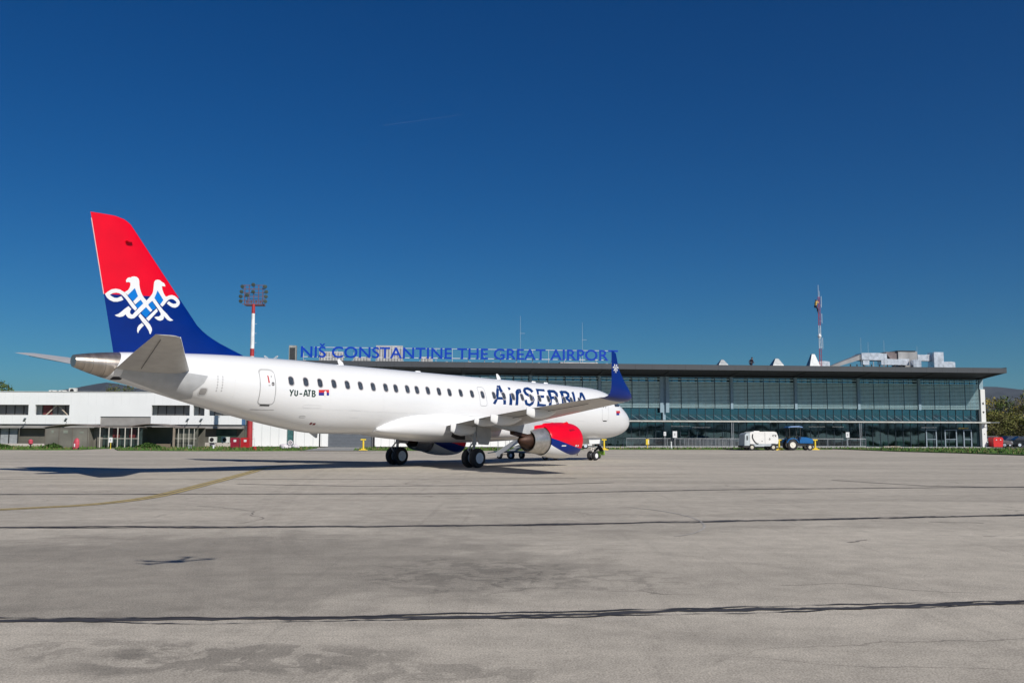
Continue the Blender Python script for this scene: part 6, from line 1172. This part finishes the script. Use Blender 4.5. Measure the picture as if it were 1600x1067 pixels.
for k in range(5): x = k * 2.6; b.tube((x, 0, 0), (x, 0, 2.75), .05, n=8)
obj('post', b, M_fg, fc)
b = MB(); b.tube((-0, 0, 2.7), (10.4, 0, 2.7), .04, n=6); b.tube((0, 0, .15), (10.4, 0, .15), .02, n=6)
for k in range(1, 105): b.tube((k * .1, 0, .1), (k * .1, 0, 2.7), .004, n=3)
for k in range(1, 13): b.tube((0, 0, k * .2), (10.4, 0, k * .2), .005, n=3)
obj('wire_mesh', b, M_fg, fc)
simple('road_sign', 'grey backed road sign on a post over the parked cars', 'sign', W(46.8, -3), [('post', lambda b: b.tube((0, 0, 0), (0, 0, 2.9), .04, n=8), M_steel), ('plate', lambda b: b.bx(-.28, .28, -.03, .03, 2.2, 2.95), M_steel)], PHI)
simple('information_board', 'small pale board above the black car', 'sign', W(50.3, -9), [('post', lambda b: (b.tube((-.3, 0, 0), (-.3, 0, 1.7), .03), b.tube((.3, 0, 0), (.3, 0, 1.7), .03)), M_steel), ('board', lambda b: b.bx(-.5, .5, -.04, .0, 1.65, 2.2), M_mwht)], PHI)
# ------------------------------------------------------------------ people
M_skin = mat('skin', (.45, .25, .17), .6, var=.05)
def skin_mesh(name, V, E_, rad, m, parent, lv=1):
    me = bpy.data.meshes.new(name); me.from_pydata(V, E_, []); me.materials.append(m)
    o = bpy.data.objects.new(name, me); scene.collection.objects.link(o)
    if parent: o.parent = parent
    md = o.modifiers.new('skin', 'SKIN'); md.use_smooth_shade = True
    for i, sv in enumerate(me.skin_vertices[0].data): sv.radius = (rad[i], rad[i])
    me.skin_vertices[0].data[0].use_root = True
    sb = o.modifiers.new('sub', 'SUBSURF'); sb.levels = lv; sb.render_levels = lv
    return o
def person(label, loc, rz, J, jacket, trousers, hat=None, group=None):
    """J: joints: pel, chest, neck, head, and per side sh, el, wr, hip, kn, an, toe"""
    t = thing('person', label, 'person', loc, rz, group)
    V = []; E_ = []; Rr = []; ix = {}
    def v(k, p, r, link=None):
        ix[k] = len(V); V.append(p); Rr.append(r)
        if link: E_.append((ix[link], ix[k]))
    v('pel', J['pel'], .13); v('chest', J['chest'], .15, 'pel'); v('neck', J['neck'], .06, 'chest')
    h_ = Vector(J['head']); v('chin', tuple(h_ + Vector((0, .01, -.07))), .08, 'neck'); v('head', J['head'], .1, 'chin'); v('crown', tuple(h_ + Vector((0, 0, .09))), .075, 'head')
    v('nose', tuple(h_ + Vector((0, .105, -.02))), .016, 'head')
    for s in 'LR':
        g = 1 if s == 'R' else -1
        v('sh' + s, J['sh' + s], .065, 'chest'); v('el' + s, J['el' + s], .048, 'sh' + s); v('wr' + s, J['wr' + s], .032, 'el' + s)
        w_ = Vector(J['wr' + s]); e_ = Vector(J['el' + s]); d = (w_ - e_).normalized(); sd_ = d.cross(Vector((0, 0, 1)) if abs(d.z) < .8 else Vector((0, 1, 0))).normalized()
        v('pa' + s, tuple(w_ + d * .07), .036, 'wr' + s)
        for q, (o_, l_) in enumerate(((-.03, .075), (-.01, .09), (.01, .085), (.03, .065))):
            v('f%d' % q + s, tuple(w_ + d * .11 + sd_ * o_), .011, 'pa' + s); v('g%d' % q + s, tuple(w_ + d * (.11 + l_ * .8) + sd_ * o_ * 1.2 + Vector((0, 0, -.015))), .009, 'f%d' % q + s)
        v('th' + s, tuple(w_ + d * .08 + sd_ * -.06), .011, 'pa' + s)
        v('hip' + s, J['hip' + s], .095, 'pel'); v('kn' + s, J['kn' + s], .062, 'hip' + s); v('an' + s, J['an' + s], .042, 'kn' + s); v('toe' + s, J['toe' + s], .038, 'an' + s)
    skin_mesh('body', V, E_, Rr, M_skin, t)
    k = ['pel', 'chest', 'shL', 'elL', 'wrL', 'shR', 'elR', 'wrR']; vs = [J[q] for q in k]; nk = Vector(J['neck']); ch = Vector(J['chest'])
    vs.append(tuple(ch.lerp(nk, .7)))
    skin_mesh('jacket', vs, [(0, 1), (1, 2), (2, 3), (3, 4), (1, 5), (5, 6), (6, 7), (1, 8)], [.16, .18, .09, .07, .055, .09, .07, .055, .09], jacket, t)
    k = ['pel', 'hipL', 'knL', 'anL', 'hipR', 'knR', 'anR']
    skin_mesh('trousers', [J[q] for q in k], [(0, 1), (1, 2), (2, 3), (0, 4), (4, 5), (5, 6)], [.15, .115, .082, .07, .115, .082, .07], trousers, t)
    for s in 'LR': skin_mesh('shoe', [J['an' + s], J['toe' + s]], [(0, 1)], [.055, .048], M_black, t)
    b = MB(); b.ball(tuple(h_ + Vector((0, -.012, .045))), .112, 8, (1, 1.1, .95)); obj('hair' if hat is None else 'helmet', b, hat or mat('hair_dark', (.03, .02, .015), .7), t, 60)
    return t
def stand(**kw):
    J = dict(pel=(0, 0, .95), chest=(0, .01, 1.28), neck=(0, 0, 1.50), head=(0, .02, 1.64), shL=(-.19, 0, 1.42), shR=(.19, 0, 1.42), elL=(-.24, -.02, 1.13), elR=(.24, -.02, 1.13), wrL=(-.25, .08, .88), wrR=(.25, .08, .88),
             hipL=(-.1, 0, .9), hipR=(.1, 0, .9), knL=(-.11, .03, .5), knR=(.11, .03, .5), anL=(-.12, 0, .08), anR=(.12, 0, .08), toeL=(-.13, .17, .04), toeR=(.13, .17, .04)); J.update(kw); return J
M_hvj = mat('jacket_black', (.02, .02, .022), .7)
M_gt = mat('trousers_green', (.05, .13, .04), .8)
person('person in dark jacket and green trousers standing behind the red engine', (5.05, 73.8, 0), R(200), stand(anL=(-.13, -.1, .08), toeL=(-.14, .07, .04), knL=(-.12, .02, .5)), M_hvj, M_gt)
crouch = dict(pel=(0, -.18, .42), chest=(0, .05, .70), neck=(0, .14, .90), head=(0, .19, 1.02), shL=(-.19, .08, .84), shR=(.19, .08, .84), elL=(-.24, .28, .62), elR=(.24, .28, .62), wrL=(-.14, .48, .50), wrR=(.14, .48, .50),
              hipL=(-.11, -.16, .38), hipR=(.11, -.16, .38), knL=(-.16, .26, .48), knR=(.16, .24, .46), anL=(-.14, .02, .08), anR=(.14, -.02, .08), toeL=(-.15, .18, .04), toeR=(.15, .15, .04))
person('person crouching at the nose wheel in black jacket and lime hi vis trousers', (6.35, 67.2, 0), R(80), crouch, M_hvj, M_hivis, mat('cap_black', (.02, .02, .02), .7))
walk = stand(anL=(-.1, .28, .1), toeL=(-.1, .44, .09), knL=(-.1, .26, .5), anR=(.1, -.3, .14), toeR=(.1, -.16, .05), knR=(.1, -.04, .5), elL=(-.22, -.16, 1.16), wrL=(-.2, -.1, .92), elR=(.24, .06, 1.14), wrR=(.2, .28, 1.0), chest=(0, .07, 1.27), neck=(0, .1, 1.48), head=(0, .15, 1.61), shL=(-.19, .06, 1.41), shR=(.19, .06, 1.41))
person('person in dark clothes walking along the terminal roof', W(16.2, -5, 9.8), R(-60), walk, mat('jacket_dark', (.05, .03, .04), .8), mat('trousers_navy', (.03, .03, .06), .8))
climb = stand(elL=(-.22, .2, 1.5), wrL=(-.1, .32, 1.72), elR=(.22, .22, 1.35), wrR=(.1, .34, 1.45), knL=(-.13, .26, .62), anL=(-.08, .22, .25), toeL=(-.08, .36, .22), knR=(.13, .2, .5), anR=(.08, .24, .0), toeR=(.08, .38, -.02), pel=(0, -.06, .92), hipL=(-.1, -.05, .88), hipR=(.1, -.05, .88))
q = W(25.18, -5, 17.45)
person('worker in yellow jacket and dark trousers climbing the radio mast', q, R(-88) + PHI, climb, mat('jacket_yellow', (.75, .48, .12), .7, var=.2, scale=8), mat('trousers_dark', (.03, .025, .05), .8), mat('helmet_dark', (.05, .04, .04), .5))
person('person in pale shirt standing inside the terminal glass near the doors', W(36.0, -.9, .1), R(180) + PHI, stand(), mat('shirt_pale', (.45, .52, .52), .8), mat('trousers_grey', (.1, .1, .12), .8))
# ------------------------------------------------------------------ trees
def tree(label, loc, H, Wd, cols, seed, group=None, cat='tree', dens=1.):
    rn = random.Random(seed); t = thing('autumn_tree' if cols is not EVG else 'broadleaf_tree', label, cat, loc, rn.uniform(0, 6), group)
    b = MB(); b.tube((0, 0, -.1), (0, 0, H * .5), .022 * H, .012 * H, 8)
    tips = []
    for k in range(11):
        a = rn.uniform(0, 6.28); z = H * rn.uniform(.18, .5); e = (math.cos(a) * Wd * rn.uniform(.2, .45), math.sin(a) * Wd * rn.uniform(.2, .45), H * rn.uniform(.45, .92)); b.tube((0, 0, z), e, .008 * H, .003 * H, 5); tips.append(e)
    tr_ = obj('trunk', b, mat('bark', (.12, .10, .08), .9, var=.3), t)
    b = MB(); cl = []
    for k in range(int(26 * dens)):
        a = rn.uniform(0, 6.28); u = rn.uniform(.12, 1.0); rr_ = Wd / 2 * math.sin(math.pi * min(.97, u * .86 + .12)) ** .7 * rn.uniform(.35, 1.0)
        cl.append((math.cos(a) * rr_, math.sin(a) * rr_, H * (.16 + .80 * u), rn.uniform(.09, .17) * Wd))
    for cx, cy, cz, r_ in cl:
        ci = rn.choice([0, 0, 1, 2])
        for q in range(int(95 * dens)):
            d = Vector((rn.gauss(0, 1), rn.gauss(0, 1), rn.gauss(0, .8))).normalized() * r_ * rn.random() ** .4 * 1.15
            p = Vector((cx, cy, cz)) + d; s = rn.uniform(.09, .2) * (H / 8) ** .5; a_ = Vector((rn.gauss(0, 1), rn.gauss(0, 1), rn.gauss(0, 1))).normalized() * s; c_ = a_.cross(Vector((rn.gauss(0, 1), rn.gauss(0, 1), rn.gauss(0, 1)))).normalized() * s * .8
            b.add([p - a_, p + c_, p + a_, p - c_], [(0, 1, 2, 3)], ci if rn.random() < .8 else rn.choice([0, 1, 2]))
    obj('crown', b, cols, t, recalc=False)
    return t
def leafm(n_, c): return mat(n_, c, .8, var=.35, scale=.7, spec=.2)
AUT = [leafm('leaf_olive', (.15, .15, .035)), leafm('leaf_yellow', (.30, .24, .045)), leafm('leaf_green', (.085, .12, .03))]
AU2 = [leafm('leaf_brown', (.125, .115, .045)), leafm('leaf_olive', (.15, .15, .035)), leafm('leaf_ochre', (.17, .18, .05))]
EVG = [leafm('leaf_dark', (.06, .09, .03)), leafm('leaf_green', (.085, .12, .03)), leafm('leaf_brown', (.125, .115, .045))]
TR = [(67.5, 140, 6.6, 6, AUT, 'olive tree touching the white end wall of the terminal, tall as the canopy'), (71.5, 138, 5.8, 5.5, AU2, 'brown leaved low tree behind the dark green car'), (74.5, 139, 6.4, 6, AU2, 'brown and ochre tree behind the silver car'), (78, 138, 7.4, 6.5, AUT, 'yellow olive tree behind the green fence frame'), (72, 150, 7.6, 7, AUT, 'taller olive tree in the second row behind the low brown tree'), (77.5, 152, 9.0, 7.5, AUT, 'tall yellow green tree in the second row above the silver car'), (82.5, 148, 10.2, 8, AUT, 'tallest yellow green tree at the right edge of the photo'), (81, 137, 7.0, 6, EVG, 'dark green bushy tree at the right edge behind the black car'), (86, 140, 9, 7, AUT, 'olive tree beyond the right picture edge'), (68, 156, 7.2, 6.5, AU2, 'russet tree just visible past the terminal end wall in the second row'), (84, 160, 10, 8, EVG, 'dark tree in the third row at the right edge'), (75, 163, 9.2, 8, AU2, 'brown tree in the third row under the hills')]
for i, (x, y, H, w, c_, lb) in enumerate(TR): tree(lb, (x, y, 0), H * .80, w, c_, 20 + i, 'trees behind the car park')
for i, (x, y, H, w, lb) in enumerate(((-76.5, 140, 9.0, 7, 'dark tree rising over the white building roof at the left edge'), (-81, 142, 9.6, 8, 'dark tree at the very left edge of the photo behind the roof'), (-103, 240, 12.9, 9, 'distant dark tree over the roof under the tail cone'), (-96, 236, 12.6, 9, 'distant dark tree over the roof right of the tail cone tree'))):
    tree(lb, (x, y, 0), H, w, EVG, 60 + i, 'trees behind the white building')
# bushes along the old building
for i, (x, y, w, lb) in enumerate(((-54.5, 92.5, 3.2, 'low green bush at the left edge before the glass door'), (-50.3, 91.5, 3.4, 'low green bush left of the small extinguisher'), (-45.0, 92.0, 1.8, 'small green bush between the extinguisher and the shelter'), (-37.0, 95.5, 2.6, 'green bush before the arched shelter'))):
    rn = random.Random(90 + i); b = MB()
    for q in range(900):
        a = rn.uniform(0, 6.28); r_ = rn.random() ** .5; p = Vector((math.cos(a) * r_ * w / 2, math.sin(a) * r_ * .7, rn.uniform(0, .62) * (1 - r_ * .6))); a_ = Vector((rn.gauss(0, 1), rn.gauss(0, 1), rn.gauss(0, 1))).normalized() * .09; c_ = a_.cross(Vector((rn.gauss(0, 1), rn.gauss(0, 1), 1))).normalized() * .07
        b.add([p - a_, p + c_, p + a_, p - c_], [(0, 1, 2, 3)])
    o = obj('bush', b, leafm('leaf_bush', (.05, .10, .02)), None, recalc=False); o.location = (x, y, .05); tag(o, lb, 'bush', 'low bushes before the white building')
# ------------------------------------------------------------------ hills
from mathutils import noise as mn
def ridge(name, Rr_, table, m, other, seed, depth=1500):
    b = MB(); n = 720; rings = []
    lays = [(-depth, 0), (-depth * .7, .10), (-depth * .45, .35), (-depth * .2, .78), (0, 1), (depth * .4, .8)]
    def hgt(az):
        for (a0, h0), (a1, h1) in zip(table[:-1], table[1:]):
            if a0 <= az <= a1: return h0 + (h1 - h0) * (az - a0) / (a1 - a0)
        return other
    for dr_, k in lays:
        rg = []
        for i in range(n):
            az = -180 + 360 * i / n; el = hgt(az); jit = mn.noise(Vector((az * .22, seed, 0))) * .22 + mn.noise(Vector((az * 1.3, seed, 3))) * .06 + mn.noise(Vector((az * .9, seed, dr_ * .003))) * .3 * (k < 1)
            z = Rr_ * math.tan(R(max(el + (jit if table[0][0] > az or az > table[-1][0] else jit * .25), -.3))) * k * (1 + (mn.noise(Vector((az * 1.1, dr_ * .002, seed))) * .4 if k < 1 else 0)) - 6
            r_ = Rr_ + dr_; rg.append((r_ * math.sin(R(az)), r_ * math.cos(R(az)), z))
        rings.append(rg)
    b.loft(rings, caps=False); o = struct(name, b, m); o.data.polygons.foreach_set('use_smooth', [True] * len(o.data.polygons)); return o
M_hill = mat('hill_forest', (.04, .045, .045), .95, var=.35, scale=.004, detail=10)
ridge('far_hills', 6000, [(-40, 1.0), (-29, 1.2), (-26.1, 2.17), (-25.3, 2.33), (-23.6, 2.73), (-22.9, 2.67), (-21.9, 2.40), (-15, 1.8), (0, 2.0), (20, 2.3), (26.7, 2.56), (27.4, 2.55), (28.16, 2.46), (28.8, 2.35), (33, 2.0), (45, 1.6)], M_hill, .7, 4, 2200)
ridge('near_hills', 2300, [(20, .3), (25.5, 1.0), (27.04, 1.5), (27.5, 1.71), (28.76, 2.07), (31, 2.6), (40, 2.2)], mat('hill_scrub', (.075, .065, .04), .95, var=.4, scale=.012, detail=10), .35, 9, 700)
# dark tree belt far behind the camera side, seen mirrored in the glass
b = MB(); rn = random.Random(77)
for k in range(900):
    az = rn.uniform(100, 262); r_ = rn.uniform(420, 640); x, y = r_ * math.sin(R(az)), r_ * math.cos(R(az)); b.ball((x, y, 1.5), rn.uniform(2.6, 4.2), 5, (rn.uniform(1.2, 2.2), rn.uniform(1.2, 2.2), rn.uniform(.8, 1.3)))
o = obj('woodland', b, leafm('leaf_far', (.035, .05, .02)), None, 60); tag(o, 'belt of far woodland across the airfield mirrored in the terminal glass', 'woodland', kind='stuff')
# ------------------------------------------------------------------ contrail and drone
b = MB(); D0 = Vector((-.13794, .97342, .32539)); D1 = Vector((-.05495, .97232, .33692)); rs = []
for i in range(25):
    u = i / 24; p = D0.lerp(D1, u) * 24000 + Vector((0, 0, 1.9)); r_ = 14 - 4 * u
    rs.append([p + Vector((0, math.cos(t) * r_, math.sin(t) * r_)) for t in [k * math.pi / 4 for k in range(8)]])
b.loft(rs); m = mat('vapour', (.9, .93, .98), .9, var=0, alpha=.014)
o = obj('contrail', b, m, None); tag(o, 'faint thin white vapour trail high in the dark blue sky', 'contrail', kind='stuff')
dn = thing('drone', 'small four armed drone hovering above the apron, seen only by its shadow', 'drone', (-4.93 + 8.35 * .602 - 0, 13.97 - 8.35 * .799, 6.3), R(12))
b = MB(); b.loft([[(math.cos(t) * r_, math.sin(t) * r_ * .7, z) for t in [k * math.pi / 5 for k in range(10)]] for r_, z in ((.05, -.08), (.12, -.05), (.13, .04), (.06, .09))]); obj('body', b, M_black, dn)
for a in (20, 75, 170, 215):
    b = MB(); e = Vector((math.cos(R(a)) * (.5 if a < 100 else .42), math.sin(R(a)) * .42, .02)); b.tube((0, 0, 0), e, .03, .028, 8); b.tube(e - Vector((0, 0, .03)), e + Vector((0, 0, .06)), .035, n=8); ar = obj('arm', b, M_black, dn)
    b = MB(); b.beam(e + Vector((-.14, .03, .07)), e + Vector((.14, -.03, .07)), .035, .01); obj('propeller', b, M_black, ar)

# ------------------------------------------------------------------ haze
b = MB(); b.bx(-9400, 9400, -9400, 9400, -1.1, 430); hz = obj('haze', b, [], None); m = bpy.data.materials.new('haze_air'); m.use_nodes = True; n = m.node_tree.nodes
for q in list(n): n.remove(q)
out = n.new('ShaderNodeOutputMaterial'); pv = n.new('ShaderNodeVolumePrincipled'); pv.inputs['Color'].default_value = (.62, .78, 1, 1); pv.inputs['Density'].default_value = 3.5e-5; pv.inputs['Anisotropy'].default_value = .2
m.node_tree.links.new(pv.outputs[0], out.inputs['Volume']); hz.data.materials.append(m); tag(hz, 'thin bluish air between the camera and the far hills', 'haze', kind='stuff')
